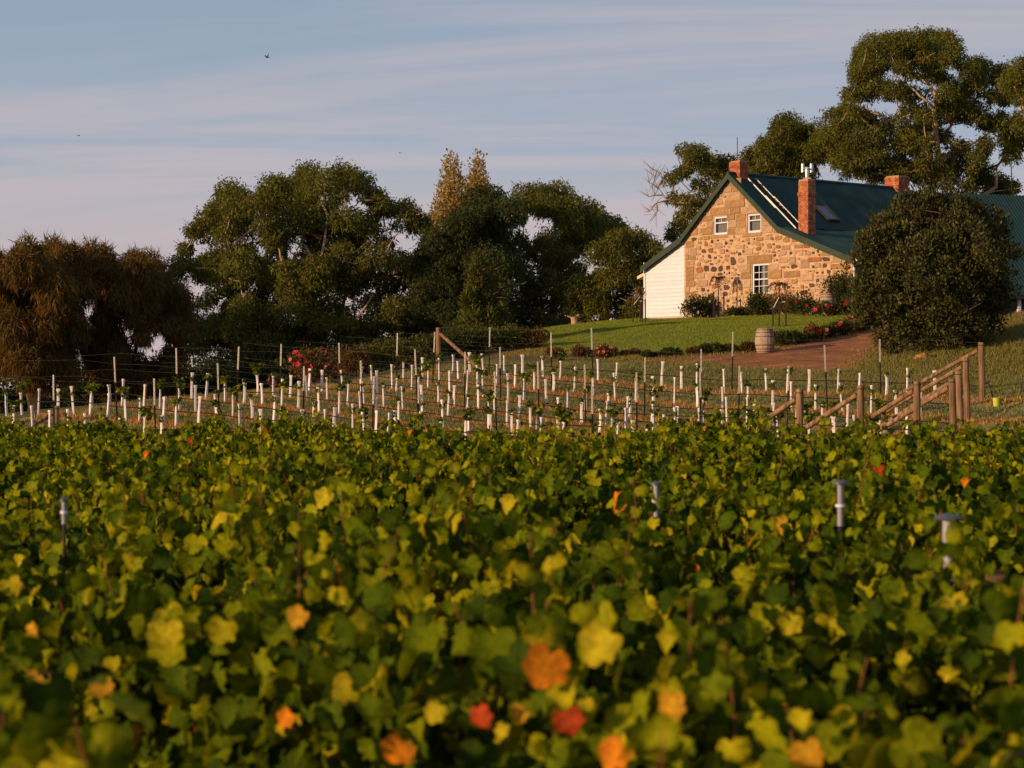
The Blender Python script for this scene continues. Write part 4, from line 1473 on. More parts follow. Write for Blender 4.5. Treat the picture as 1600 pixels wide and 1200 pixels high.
# round evergreen beside the barn
BAY = [(5, (0.046, 0.052, 0.010)), (3, (0.070, 0.068, 0.012)), (3, (0.028, 0.036, 0.010)), (0.6, (0.11, 0.08, 0.018))]
bx_, bd_ = at(1457, 0, 68).x, 68.0
bzz = Z(bx_, bd_) - 0.15
bt = empty('bay_tree', (bx_, bd_, bzz), 0, 'round dense dark tree standing in front of the green barn', 'tree')
cz = at(1457, 425, 68).z - bzz
RX, RZ = 2.5, 2.42
rl = random.Random(41)
C, r = [], []
for px, py, q, dy in ((1430, 350, 58, 0), (1482, 346, 60, .3), (1530, 378, 52, 0), (1392, 402, 58, -.4), (1374, 462, 52, -.2), (1540, 448, 50, .2), (1462, 425, 95, 0), (1408, 500, 46, -.7), (1470, 503, 58, -1.0),
                      (1540, 488, 40, .1), (1500, 400, 70, -1.0), (1440, 450, 70, -1.3), (1354, 408, 26, 0), (1352, 474, 26, .2), (1566, 402, 28, 0), (1428, 328, 24, .1), (1474, 326, 26, -.3), (1516, 342, 26, .2),
                      (1562, 462, 24, .4), (1420, 400, 60, 1.2), (1490, 430, 75, 1.4), (1450, 490, 60, 1.0), (1386, 356, 24, .3), (1362, 380, 18, -.2), (1552, 350, 20, 0), (1520, 530, 26, -.6), (1385, 530, 24, -.5), (1450, 535, 26, -1.0)):
    o = at(px, py, bd_) - Vector((bx_, bd_, bzz)) + Vector((0, dy, 0))
    R_ = q / F * bd_
    for i in range(int(10 + 26 * R_ * R_)):
        d = Vector((rl.gauss(0, 1), rl.gauss(0, 1), rl.gauss(0, 1))).normalized()
        k = rl.uniform(.62, .92) if i % 5 else rl.uniform(0, .6)
        C.append(tuple(o + d * R_ * k))
        r.append(rl.uniform(.16, .36) * (0.7 + 0.3 * min(1, R_)))
    for i in range(3):               # stray shoots
        d = Vector((rl.gauss(0, 1), rl.gauss(0, 1), rl.gauss(.3, 1))).normalized()
        C.append(tuple(o + d * R_ * rl.uniform(1.0, 1.14)))
        r.append(rl.uniform(.12, .2))
C, r = np.array(C), np.array(r)
V, Fq, T = crown(C, r, 1300, (0.13, 0.062), BAY, 'up', 0.9)
link('crown', np_mesh('crown', V, Fq, 'gloss_leaf', T), bt)
mb = skeleton((0, 0, 0), (0.1, 0, cz + 1.5), C[::6] * np.array([0.85, 0.85, 0.98]), 0.22)
mb.build('trunk', 'dark_bark', bt, smooth=True)
sx_, sy_ = at(1441, 0, 65.2).x, 65.2
mb = MB()
mb.lathe([(0.30, -0.2), (0.26, 0.06), (0.21, 0.15), (0.17, 0.18), (0.05, 0.19)], 12)
st = mb.build('tree_stump', 'cut_wood', None, (sx_, sy_, Z(sx_, sy_)), smooth=True)
for vtx in st.data.vertices:
    vtx.co.x *= 1 + 0.15 * math.sin(vtx.co.y * 9)
    vtx.co.z *= 1 + 0.2 * math.sin(vtx.co.x * 8)
tag(st, 'orange cut stump at the foot of the dark round tree', 'stump')
# pale broken trunk at the lawn edge
p = gpt(897, 517, 60)
p = (at(897, 0, 98).x, 98.0)
mb = MB()
zt = at(897, 495, 98).z
zb = Z(*p)
mb.tube([(0, 0, -.3), (0.02, 0, (zt - zb) * .5), (-0.03, 0, zt - zb)], [0.19, 0.165, 0.15], 10)
mb.tube([(-0.02, 0, (zt - zb) * .8), (-0.35, 0.1, zt - zb + .05)], [0.06, 0.03], 6)
mb.tube([(0.02, 0, (zt - zb) * .85), (0.26, 0.0, zt - zb + .12)], [0.05, 0.03], 6)
tag(mb.build('tree_stump', 'gum_bark', None, (*p, zb), smooth=True), 'pale cut trunk standing at the left end of the lawn', 'stump')


# the belt of gums goes on out of view to the left; it shades the lower crowns of the big gum
def side_gum(x, y, h, w, label, seed):
    rl = random.Random(seed)
    C, r = [], []
    zb = Z(x, y)
    for i in range(46):
        th, k = rl.uniform(0, 6.28), rl.random()
        rr = w * math.sqrt(rl.random()) * (0.55 + 0.9 * k * (1 - k) * 2)
        C.append((math.cos(th) * rr, math.sin(th) * rr, h * (0.10 + 0.86 * k)))
        r.append(rl.uniform(0.9, 1.5))
    t = empty('gum_tree', (x, y, zb), 0, label, 'tree', 'gum trees continuing left of the view')
    C = np.array(C)
    skeleton((0, 0, -.3), (0, 0, h * .8), C, 0.35).build('trunk', 'gum_bark', t, smooth=True)
    V, Fq, T = crown(C, np.array(r), 260, (0.6, 0.25), GUM)
    link('crown', np_mesh('crown', V, Fq, 'tree_leaf', T), t)


for i, (x, y, h, w, wh) in enumerate(((-32, 88, 12.5, 4.2, 'front'), (-38, 96, 13.5, 5, 'tallest'), (-32.5, 98, 12.5, 4.2, 'rear'), (-40, 86, 13, 5, 'outer'))):
    side_gum(x, y, h, w, f'{wh} gum tree of the belt that goes on beyond the left edge', 60 + i)


# ================================================================ GRAPE LEAF
def leaf_shape(kind):
    rl = random.Random(kind)
    half = [(0.04, 0.03), (0.20, -0.10), (0.41, -0.06), (0.55, 0.09), (0.59, 0.24), (0.535, 0.34), (0.64, 0.46), (0.60, 0.62), (0.46, 0.66), (0.37, 0.75), (0.20, 0.91)]
    wd = (0.95, 1.08, 0.86, 1.0, 1.12, 0.92)[kind % 6]
    pts = [((x * wd + rl.uniform(-.02, .02)), y + rl.uniform(-.02, .02)) for x, y in half] + [(0, 1.0)]
    pts += [(-(x * wd + rl.uniform(-.02, .02)), y + rl.uniform(-.02, .02)) for x, y in reversed(half)]
    fold = (0.3, 0.8, 0.15, 0.5, -0.4, 1.0)[kind % 6]
    curl = (0.3, 0.6, 0.9, 0.25, 0.6, 0.45)[kind % 6]
    wav = (0.04, 0.05, 0.045, 0.055, 0.04, 0.06)[kind % 6]
    V = [(0, 0.06), (0, 0.38), (0, 0.70)] + pts
    out_ = []
    for i, (x, y) in enumerate(V):
        z = fold * abs(x) * 0.75 - curl * (y - 0.3) ** 2 - 0.35 * curl * x * x
        if i > 2:
            z += wav * math.sin(i * 2.2 + kind)
        out_.append((x, y - 0.02, z))
    f = []
    n = len(pts)
    prev = 0
    for i in range(n - 1):
        y = (pts[i][1] + pts[i + 1][1]) / 2
        c = 0 if y < 0.12 else 1 if y < 0.56 else 2
        if c != prev:
            f.append((prev, 3 + i, c))
            prev = c
        f.append((c, 3 + i, 4 + i))
    f.append((0, 3 + n - 1, 3))
    return np.array(out_), np.array(f)


LEAF = [leaf_shape(k) for k in range(6)]
LEAFV = []                           # pale veins, uneven margin
for k_ in range(6):
    q_ = np.random.default_rng(k_ + 3).uniform(0.66, 1.22, len(LEAF[k_][0]))
    q_[:3] = 1.35
    LEAFV.append(q_)
LT = [(0.055, 0.090, 0.003), (0.088, 0.126, 0.003), (0.028, 0.054, 0.003), (0.145, 0.175, 0.004), (0.215, 0.235, 0.005), (0.28, 0.27, 0.007),
      (0.33, 0.30, 0.012), (0.38, 0.22, 0.016), (0.52, 0.19, 0.012), (0.34, 0.055, 0.015), (0.16, 0.10, 0.05)]
LTW = [28, 24, 23, 14, 8, 3.4, 1.0, 0.18, 0.07, 0.02, 0.1]
_leaf_me = {}


def leaf_mesh(shape, t):
    if (shape, t) not in _leaf_me:
        V, f = LEAF[shape]
        c = np.array(LT[t])
        T = np.clip(c[None] * LEAFV[shape][:, None], 0, 1)
        if t >= 5:
            T[3:] *= (1.0, 0.93, 1.0)
        _leaf_me[(shape, t)] = np_mesh('leaf', V, f, 'vine_leaf', T, smooth=True)
    return _leaf_me[(shape, t)]


def leaves_np(Pos, Tip, Nor, size, shape, tint):
    """merge many grape leaves into arrays"""
    Vs, Fs, Ts = [], [], []
    base = 0
    Tip = norm(Tip)
    S = norm(np.cross(Tip, Nor))
    Nn = np.cross(S, Tip)
    for k in range(6):
        m = shape == k
        if not m.any():
            continue
        V, f = LEAF[k]
        sz = size[m][:, None, None]
        W_ = Pos[m][:, None, :] + sz * (V[None, :, 0:1] * S[m][:, None, :] + V[None, :, 1:2] * Tip[m][:, None, :] + V[None, :, 2:3] * Nn[m][:, None, :])
        n = m.sum()
        Vs.append(W_.reshape(-1, 3))
        Fs.append((f[None] + (np.arange(n) * len(V))[:, None, None]).reshape(-1, 3) + base)
        t = tint[m]
        Ts.append(np.clip((t[:, None, :] * LEAFV[k][None, :, None]).reshape(-1, 3), 0, 1))
        base += n * len(V)
    return np.concatenate(Vs), np.concatenate(Fs), np.concatenate(Ts)


def pick_tints(n, autumn=1.0):
    w = np.array(LTW, float)
    w[5:] *= autumn
    return RNG.choice(len(LT), size=n, p=w / w.sum())


LTA = np.array(LT)

# ================================================================ YOUNG VINEYARD
ROWN = ['farthest', 'second farthest', 'third farthest', 'fourth farthest', 'fifth farthest', 'sixth farthest', 'seventh farthest', 'second nearest', 'nearest']
RIGHT_END = [(13.0, 55.0), (12.1, 52.85), (11.4, 50.5), (10.7, 48.2), (9.44, 46.4), (7.86, 44.9), (6.27, 43.4), None, None]


def guard_mesh(k):
    rl = random.Random(k + 50)
    mb = MB()
    h = rl.uniform(0.62, 0.86)
    r = rl.uniform(0.040, 0.048)
    bend = rl.uniform(-0.03, 0.03)
    pr = [(-0.02, 1.0), (0.2 * h, 1.0), (0.5 * h, 0.95), (0.86 * h, 0.95), (0.90 * h, 1.05), (0.95 * h, 1.35 + rl.uniform(-.2, .2)), (h, 1.3)]
    b = len(mb.v)
    n = 8
    for z, q in pr:
        for i in range(n):
            t = 2 * math.pi * i / n
            sq = 1.0 if i % 2 else 0.92
            mb.v.append((r * q * sq * math.cos(t) * 1.1 + bend * math.sin(z / h * 3), r * q * sq * math.sin(t) * 0.8, z))
    for j in range(len(pr) - 1):
        for i in range(n):
            mb.f.append((j * n + i, j * n + (i + 1) % n, (j + 1) * n + (i + 1) % n, (j + 1) * n + i))
            mb.mi.append(0)
    m = len(pr) - 1
    mb.v.append((0, 0, h - 0.08))
    for i in range(n):
        mb.f.append((m * n + i, m * n + (i + 1) % n, len(mb.v) - 1))
        mb.mi.append(0)
    return mb.mesh('grow_tube', 'guard', smooth=True), h


GUARDS = [guard_mesh(k) for k in range(6)]


def shoots_mesh(k, big):
    """young vine shoots coming out of the top of a guard"""
    rl = random.Random(k * 7 + 3)
    stem = MB()
    P, Tp, Nr, Sz = [], [], [], []
    for s in range(3 if big else 2):
        a = rl.uniform(0, 6.28)
        L = rl.uniform(0.35, 0.72) if big else rl.uniform(0.15, 0.36)
        pts = []
        for i in range(6):
            q = i / 5
            out_ = 0.3 * L * q * (0.4 + q)
            pts.append(Vector((math.cos(a) * out_, math.sin(a) * out_, 0.60 + L * (q - 0.35 * q * q))))
        stem.tube(pts, [0.006 * (1 - .6 * i / 5) for i in range(6)], 4, cap=False)
        nl = int(9 + L * 22)
        for i in range(nl):
            q = rl.uniform(0.15, 1.0)
            p = pts[min(4, int(q * 5))].lerp(pts[min(5, int(q * 5) + 1)], q * 5 % 1)
            d = Vector((rl.gauss(0, 1), rl.gauss(0, 1), 0)).normalized()
            P.append(p + d * rl.uniform(.02, .07))
            Tp.append(d * 0.8 + Vector((0, 0, rl.uniform(-.9, .1))))
            Nr.append(d * .7 + Vector((rl.gauss(0, .3), rl.gauss(0, .3), .7)))
            Sz.append(rl.uniform(.06, .11))
    n = len(P)
    ti = pick_tints(n, 0.5)
    V, f, T = leaves_np(np.array(P), np.array(Tp), np.array(Nr), np.array(Sz), RNG.integers(0, 6, n), LTA[ti])
    return stem.mesh('stem', 'green_stem'), np_mesh('foliage', V, f, 'vine_leaf', T, smooth=True)


SHOOTS = [shoots_mesh(k, k < 5) for k in range(9)]


def steel_post(k):
    mb = MB()
    h = 1.78
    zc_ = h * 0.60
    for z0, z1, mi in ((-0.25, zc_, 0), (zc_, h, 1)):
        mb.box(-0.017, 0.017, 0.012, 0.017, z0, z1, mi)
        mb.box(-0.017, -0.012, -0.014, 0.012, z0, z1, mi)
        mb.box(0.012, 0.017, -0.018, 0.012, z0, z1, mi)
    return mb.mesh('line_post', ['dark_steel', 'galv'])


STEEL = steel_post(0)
RZ_ = math.atan2(-SI, CO)
rl = random.Random(77)
row_span = []
for k in range(9):
    u = 2.2 * k
    re = RIGHT_END[k]
    v1 = uv(*re)[1] if re else (17.0 if k == 7 else 9.0)
    u1 = uv(*re)[0] if re else u
    vl = -1.2 * max(0, k - 4)
    row_span.append((u, u1, vl, v1))
    n = int((v1 - vl - 1.0) / 0.82)
    for i in range(n):
        v = vl + 0.6 + i * 0.82 + rl.uniform(-0.12, 0.12)
        uu = u + (u1 - u) * v / v1 + rl.uniform(-0.05, 0.05)
        x, y = xy(uu, v)
        if rl.random() < 0.05:
            continue
        z = Z(x, y)
        leafy = rl.random() < 0.34
        lr = n - 1 - i
        side = f'{ordinal(i)} from the left' if i <= lr else f'{ordinal(lr)} from the right'
        lab = f'{"leafy" if leafy else "bare"} white guard, {side} in the {ROWN[k]} young row'
        t = empty('young_vine', (x, y, z), rl.uniform(0, 6.28), lab, 'young vine', 'young vines in white guards')
        t.rotation_euler = (rl.gauss(0, 0.042), rl.gauss(0, 0.042), rl.uniform(0, 6.28))
        gm, gh = GUARDS[rl.randrange(6)]
        link('grow_tube', gm, t)
        if leafy:
            s1, s2 = SHOOTS[rl.randrange(9)]
            link('stem', s1, t)
            link('foliage', s2, t)
        elif rl.random() < 0.5:
            s1, s2 = SHOOTS[rl.randrange(5, 9)]
            f_ = link('foliage', s2, t)
            f_.scale = (0.55, 0.55, 0.95)
    # steel line posts
    npst = int((v1 - 2.0) / 5.2)
    for i in range(npst + 1):
        v = 2.1 + i * 5.2 + rl.uniform(-0.5, 0.5)
        if v > v1 - 1.5:
            continue
        x, y = xy(u + (u1 - u) * v / v1, v)
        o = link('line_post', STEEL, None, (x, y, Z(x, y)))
        o.rotation_euler = (rl.gauss(0, 0.025), rl.gauss(0, 0.025), RZ_ + 0.3)
        o.scale = (1, 1, rl.uniform(0.9, 1.06))
        tag(o, f'thin dark post with pale top, {ordinal(i)} from the left in the {ROWN[k]} young row', 'post', 'thin line posts of the young vineyard')

# wires and drip hoses, one of each per row
for k, (u, u1, v0, v1) in enumerate(row_span):
    for nm, hs, r, mt, lab, cat in (('drip_hose', (0.42,), 0.014, 'drip', 'black drip hose strung along the {} young row', 'hose'),
                                    ('trellis_wire', (1.15, 1.62), 0.0018, 'wire', 'thin steel wires strung between the posts of the {} young row', 'wire')):
        mb = MB()
        for h in hs:
            pts = []
            for i in range(25):
                v = v0 + (v1 - v0) * i / 24
                x, y = xy(u + (u1 - u) * i / 24, v)
                pts.append((x, y, Z(x, y) + h - 0.03 * abs(math.sin(i * math.pi / 5.5))))
            mb.tube(pts, r, 4)
        tag(mb.build(nm, mt), lab.format(ROWN[k]), cat, cat + 's along the young vine rows')


def end_post(x, y, h, dirv, label, r=0.086, lean=0.0, bl=2.5, drop=0.22):
    z = Z(x, y)
    t = empty('end_post', (x, y, z), 0, label, 'post', 'timber end posts of the young rows')
    mb = MB()
    mb.tube([(0, 0, -0.3), (lean * 0.5, 0, h * .5), (lean, 0, h - 0.012), (lean, 0, h)], [r * 1.05, r, r * 0.97, r * 0.9], 12)
    mb.build('post', 'post_wood', t, smooth=True)
    bx_, by_ = x + dirv[0] * bl, y + dirv[1] * bl
    zb = Z(bx_, by_) + 0.1
    mb = MB()
    p0 = Vector((lean + dirv[0] * (r + .01), dirv[1] * (r + .01), h - drop))
    p1 = Vector((bx_ - x, by_ - y, zb - z))
    mb.tube([p0, p0.lerp(p1, .5), p1], [0.058, 0.062, 0.06], 10)
    mb.build('brace', 'post_wood', t, smooth=True)
    mb = MB()
    mb.lathe([(r * 1.06, 0), (r * 1.06, 0.02)], 12, (lean * .95, 0, h - 0.09))
    mb.build('wire_wrap', 'dark_steel', t)


EPL = ['tall timber end post beside the yellow bucket', 'leaning timber end post just left of the tallest one', 'middle timber end post of the right-hand cluster, half hidden',
       'nearest timber end post of the right-hand cluster, rising from the leaves', 'timber end post between the cluster and the two left ones',
       'second timber end post from the left of those on the right', 'leftmost timber end post of those on the right']
TOPS = [535, 560, 580, 592, 596, 602, 608]
for k, (x, y) in enumerate(RIGHT_END[:7]):
    h = (600 - TOPS[k]) / F * y - Z(x, y)
    end_post(x, y, h, (-CO, SI), EPL[k], lean=(-0.04, -0.06, -0.08, -0.05, 0, 0, 0)[k], bl=2.6)
x, y = OX, OY
end_post(x, y, (600 - 512) / F * y - Z(x, y), (CO, -SI), 'timber end post with a long brace, before the dark trees', bl=2.2)
x, y = (88 - 800) / F * 55.5, 55.5
end_post(x, y, (600 - 634) / F * y - Z(x, y), (-0.9, -0.3), 'orange timber end post with a brace, near the left edge', bl=1.3)


# ================================================================ GRASS
def grass(name, n, sampler, h, w, pal, per=3):
    x, y = sampler(n)
    z = zgrid(x, y)
    x, y, z = (np.repeat(a, per) for a in (x, y, z))
    m = len(x)
    x = x + RNG.normal(0, 0.05, m)
    y = y + RNG.normal(0, 0.05, m)
    P = np.stack([x, y, z - 0.02], 1)
    A = norm(np.stack([RNG.normal(0, .4, m), RNG.normal(0, .4, m), np.ones(m)], 1))
    S = norm(np.cross(A, rand_unit(m)))
    L = h * RNG.uniform(.5, 1.4, m)
    b = w * RNG.uniform(.7, 1.3, m)
    V = np.empty((m, 3, 3))
    V[:, 0] = P - S * b[:, None] / 2
    V[:, 1] = P + S * b[:, None] / 2
    V[:, 2] = P + A * L[:, None]
    T = np.repeat(tints(m, pal), 3, axis=0)
    o = link(name, np_mesh(name, V.reshape(-1, 3), np.arange(m * 3).reshape(m, 3), 'grass_blade', T))
    return tag(o, kind='stuff')


def samp_row(dry):
    def f(n):
        v = RNG.uniform(-1.2, 24, n)
        k = RNG.integers(-1 if not dry else 0, 8, n)
        off = np.clip(RNG.normal(0, 0.22, n), -.7, .7) if dry else 1.1 + np.clip(RNG.normal(0, 0.45, n), -1, 1)
        return xy(k * 2.2 + off, v)
    return f


grass('dry_grass', 22000, samp_row(True), 0.13, 0.03, [(4, (0.42, 0.23, 0.065)), (3, (0.32, 0.155, 0.045)), (2, (0.52, 0.35, 0.13)), (1, (0.12, 0.12, 0.04))])
grass('mown_grass', 42000, samp_row(False), 0.12, 0.028, [(4, (0.15, 0.18, 0.06)), (3, (0.21, 0.22, 0.09)), (1, (0.32, 0.23, 0.09))])


def samp_poly(poly, box):
    def f(n):
        xs, ys = [], []
        while sum(map(len, xs)) < n:
            x = RNG.uniform(box[0], box[1], n)
            y = RNG.uniform(box[2], box[3], n)
            m = in_poly(poly, x, y)
            xs.append(x[m])
            ys.append(y[m])
        return np.concatenate(xs)[:n], np.concatenate(ys)[:n]
    return f


grass('lawn_grass', 60000, samp_poly(LAWN, (-3, 24, 62, 101)), 0.07, 0.022, [(4, (0.15, 0.215, 0.016)), (3, (0.20, 0.25, 0.022)), (1.5, (0.26, 0.25, 0.035)), (1, (0.08, 0.11, 0.012))])
rough_poly = [(9, 57), (13.5, 56), (17, 58), (22, 66), (22, 80), (17, 78), (14.6, 70), (12.5, 66), (10, 62)]
grass('rough_grass', 20000, samp_poly(rough_poly, (8, 23, 55, 81)), 0.13, 0.03, [(4, (0.14, 0.15, 0.03)), (3, (0.21, 0.17, 0.05)), (2, (0.10, 0.13, 0.025)), (1, (0.30, 0.20, 0.08))])
strip = [xy(-0.8, -2), xy(-0.8, 21), xy(-4.2, 21), xy(-5.0, 8), xy(-4.0, -2)]
grass('rough_grass', 16000, samp_poly(strip, (-8, 18, 52, 76)), 0.12, 0.03, [(4, (0.14, 0.17, 0.06)), (3, (0.19, 0.20, 0.07)), (1, (0.28, 0.20, 0.08))])


def samp_edge(n):
    k = RNG.integers(0, len(DRIVE), n)
    a = np.array(DRIVE)[k]
    b = np.array(DRIVE)[(k + 1) % len(DRIVE)]
    q = RNG.random((n, 1))
    p = a + (b - a) * q + RNG.normal(0, 0.38, (n, 2))
    return p[:, 0], p[:, 1]


grass('track_edge_grass', 5200, samp_edge, 0.11, 0.03, [(4, (0.14, 0.16, 0.03)), (3, (0.22, 0.18, 0.05)), (2, (0.30, 0.20, 0.08))])


# ================================================================ SHRUBS AND ROSES
def bloom(k, col):
    rl = random.Random(k)
    V, Fq, T = [], [], []
    for ring, (rr, el, n) in enumerate(((0.25, 1.2, 3), (0.6, 0.8, 5), (0.95, 0.3, 6))):
        for i in range(n):
            a = 2 * math.pi * (i + 0.5 * ring) / n + rl.uniform(-.2, .2)
            d = Vector((math.cos(a) * math.cos(el), math.sin(a) * math.cos(el), math.sin(el)))
            s = Vector((-math.sin(a), math.cos(a), 0))
            b = len(V)
            V += [tuple(d * 0.12), tuple(d * 0.6 * rr + s * 0.42 * rr + Vector((0, 0, .1))), tuple(d * rr + Vector((0, 0, .2))), tuple(d * 0.6 * rr - s * 0.42 * rr + Vector((0, 0, .1)))]
            Fq.append((b, b + 1, b + 2, b + 3))
            m = rl.uniform(0.8, 1.15)
            T += [tuple(min(1, c * m) for c in col)] * 4
    return np_mesh('bloom', V, np.array(Fq), 'petal', np.array(T))


BLOOM = {}
for nm, col in (('red', (0.42, 0.025, 0.03)), ('pink', (0.62, 0.16, 0.17)), ('hot', (0.72, 0.055, 0.10)), ('white', (0.75, 0.70, 0.6)), ('peach', (0.66, 0.30, 0.18))):
    BLOOM[nm] = [bloom(hash(nm) % 97 + j, col) if False else bloom(len(nm) * 10 + j, col) for j in range(2)]
SH_DK = [(4, (0.030, 0.048, 0.013)), (3, (0.045, 0.062, 0.014)), (1, (0.075, 0.08, 0.02))]
SH_MID = [(4, (0.055, 0.07, 0.016)), (3, (0.08, 0.085, 0.018)), (1, (0.13, 0.10, 0.03))]
SH_RED = [(4, (0.10, 0.06, 0.02)), (3, (0.07, 0.055, 0.018)), (2, (0.17, 0.07, 0.03)), (1, (0.05, 0.06, 0.015))]
SH_UNDER = [(4, (0.022, 0.034, 0.012)), (3, (0.034, 0.045, 0.014)), (1, (0.05, 0.05, 0.016))]  # darkest leaf colours, for the undergrowth bushes


def shrub(label, x, y, w, h, pal, n=1600, leaf=(0.11, 0.06), flowers=(), name='shrub', cat='shrub', group=None, seed=0, zoff=0.0, mode='up', depth=None):
    rl = random.Random(seed + int(x * 31) + int(y * 7))
    z = Z(x, y) + zoff
    t = empty(name, (x, y, z), 0, label, cat, group)
    C, r = [], []
    nb = 16
    dp = depth or w * 0.7
    for i in range(nb):
        a, q, k = rl.uniform(0, 6.28), math.sqrt(rl.random()), rl.random()
        C.append((math.cos(a) * q * w * .36, math.sin(a) * q * dp * .36, h * (0.22 + 0.6 * k * (1 - .45 * q * q))))
        r.append(rl.uniform(0.19, 0.32) * min(w, h * 1.3))
    C, r = np.array(C), np.array(r)
    V, Fq, T = crown(C, r, n / nb / (r ** 2).mean(), leaf, pal, mode, 0.95)
    V[:, 2] = np.maximum(V[:, 2], -0.12)
    link('foliage', np_mesh('foliage', V, Fq, 'tree_leaf', T), t)
    mb = MB()
    for i in range(6):
        c = C[rl.randrange(nb)]
        mb.tube([(rl.uniform(-.1, .1) * w, rl.uniform(-.1, .1) * w, -0.1), tuple(c * np.array([.5, .5, .5])), tuple(c)], [0.018, 0.014, 0.008], 4, cap=False)
    mb.build('stems', 'dark_bark', t)
    for colr, cnt, s in flowers:
        for i in range(cnt):
            c = rl.randrange(nb)
            d = Vector((rl.gauss(-.3, 0.6), -abs(rl.gauss(0.8, .4)), rl.uniform(-.2, 1))).normalized()
            p = Vector(C[c]) + d * r[c] * 1.02
            o = link('bloom', BLOOM[colr][rl.randrange(2)], t, p)
            o.scale = (s * rl.uniform(.8, 1.2),) * 3
            o.rotation_euler = d.to_track_quat('Z', 'Y').to_euler()
    return t


def px_shrub(label, px, d, wpx, hpx, pal, **kw):
    x = (px - 800) / F * d
    return shrub(label, x, d, wpx / F * d, hpx / F * d, pal, **kw)


px_shrub('white flowering rose bush where the weatherboards meet the stone', 1091, 95.2, 56, 36, SH_DK, flowers=(('white', 16, 0.07),), n=2400, name='rose_bush', cat='rose bush')
px_shrub('round clipped dark shrub under the ground floor window', 1186, 92.0, 44, 36, SH_DK, n=2600, seed=2)
px_shrub('low green plants along the foot of the stone wall', 1151, 93.2, 46, 15, SH_MID, flowers=(('white', 1, 0.06),), seed=3)
px_shrub('brown leaved shrub right of the window, behind the weeping rose', 1224, 91.2, 36, 34, SH_RED, seed=4)
px_shrub('rose bush with one red bloom left of the far barrel', 1254, 89.2, 44, 34, SH_DK, flowers=(('red', 4, 0.10), ('peach', 2, 0.08)), name='rose_bush', cat='rose bush', seed=5)
px_shrub('low rose bush in front of the far barrel', 1290, 86.4, 50, 22, SH_MID, flowers=(('hot', 4, 0.10), ('peach', 3, 0.07)), name='rose_bush', cat='rose bush', seed=6)
px_shrub('tall dark shrub against the right end of the stone wall', 1311, 88.6, 62, 70, SH_DK, n=3200, seed=7)
px_shrub('rose bush with red blooms right of the far barrel', 1338, 86.8, 60, 34, SH_DK, flowers=(('red', 9, 0.10), ('hot', 3, 0.09)), name='rose_bush', cat='rose bush', seed=8)
bord = [(985, 557, 30, 16, 0), (1018, 558, 24, 13, 0), (1052, 557, 30, 14, 1), (1086, 555, 30, 18, 0), (1112, 553, 30, 20, 0), (1140, 551, 26, 17, 0), (1168, 549, 26, 19, 0),
        (1222, 541, 32, 22, 0), (1246, 537, 28, 20, 1), (1270, 533, 32, 24, 2), (1294, 528, 28, 20, 2), (1316, 524, 30, 24, 2), (1336, 519, 28, 24, 2), (1354, 514, 30, 30, 2), (1374, 511, 30, 26, 2)]
for i, (px, py, w, h, fl) in enumerate(bord):
    x, y = gpt(px, py, 60)
    where = f'{ordinal(i)} from the left along the lawn edge' if i < 8 else f'{ordinal(len(bord) - 1 - i)} from the right along the lawn edge'
    lab = ('low dark rose bush without blooms, ' if not fl else 'small rose bush with a few pale blooms, ' if fl == 1 else 'rose bush carrying red and pink blooms, ') + where
    fls = () if not fl else ((('pink', 2, 0.07),) if fl == 1 else (('red', 6, 0.085), ('pink', 4, 0.085), ('peach', 2, 0.08)))
    shrub(lab, x, y, w * 1.45 / F * y, h * (0.8 + 0.4 * ((i * 7) % 5) / 5) * (0.72 if i < 7 else 1) / F * y, SH_DK if i % 3 else SH_RED, n=1500, leaf=(0.085, 0.05), flowers=fls, name='rose_bush', cat='rose bush', group='rose bushes along the lawn edge', seed=i)
px_shrub('big loose rose bush with hot pink blooms behind the young vines', 492, 70.5, 86, 58, SH_RED, n=2600, flowers=(('hot', 10, 0.11), ('pink', 9, 0.09), ('peach', 5, 0.08)), name='rose_bush', cat='rose bush', seed=20)
px_shrub('low rose with two hot pink blooms left of the big rose bush', 440, 71.0, 44, 22, SH_DK, n=900, flowers=(('hot', 5, 0.13),), name='rose_bush', cat='rose bush', seed=21)
px_shrub('small rose with pale pink blooms at the lawn corner', 948, 71.5, 40, 18, SH_RED, n=900, flowers=(('pink', 8, 0.08),), name='rose_bush', cat='rose bush', seed=22)
px_shrub('small reddish rose bush left of the pale pink one', 908, 72.0, 36, 16, SH_RED, n=800, flowers=(('peach', 2, 0.06),), name='rose_bush', cat='rose bush', seed=23)
px_shrub('low reddish plants above the second row of guards, near the middle', 868, 72.6, 36, 14, SH_RED, n=800, seed=24)
hd = [(548, 74, 50, 40, SH_RED), (590, 75, 60, 42, SH_MID), (636, 75, 60, 46, SH_MID), (668, 76, 40, 40, SH_DK), (716, 77, 60, 44, SH_DK), (756, 77.5, 56, 40, SH_MID), (796, 78, 60, 38, SH_MID), (834, 78, 50, 28, SH_RED)]
for i, (px, d, w, h, pal) in enumerate(hd):
    px_shrub(f'rough low bush below the trees, {ordinal(i)} from the left along the back of the vineyard', px, d, w * 1.15, h * 1.1, pal, n=2200, group='rough bushes at the back of the vineyard', seed=30 + i)
for i, px in enumerate(range(-20, 560, 52)):
    d = 80 + (i * 37 % 5)
    x = (px - 800) / F * d
    hh = (600 - (568 - (i * 29 % 13))) / F * d - Z(x, d)
    shrub(f'dark undergrowth bush at the foot of the trees, {ordinal(i)} from the left edge', x, d, 2.6, max(1.2, hh), SH_UNDER, n=2600, leaf=(0.18, 0.1), group='dark undergrowth below the trees', seed=50 + i)
px_shrub('reddish brown weedy bush standing just beyond the leafy vines', 302, 47.5, 74, 62, SH_RED, n=3000, leaf=(0.09, 0.035), seed=70)
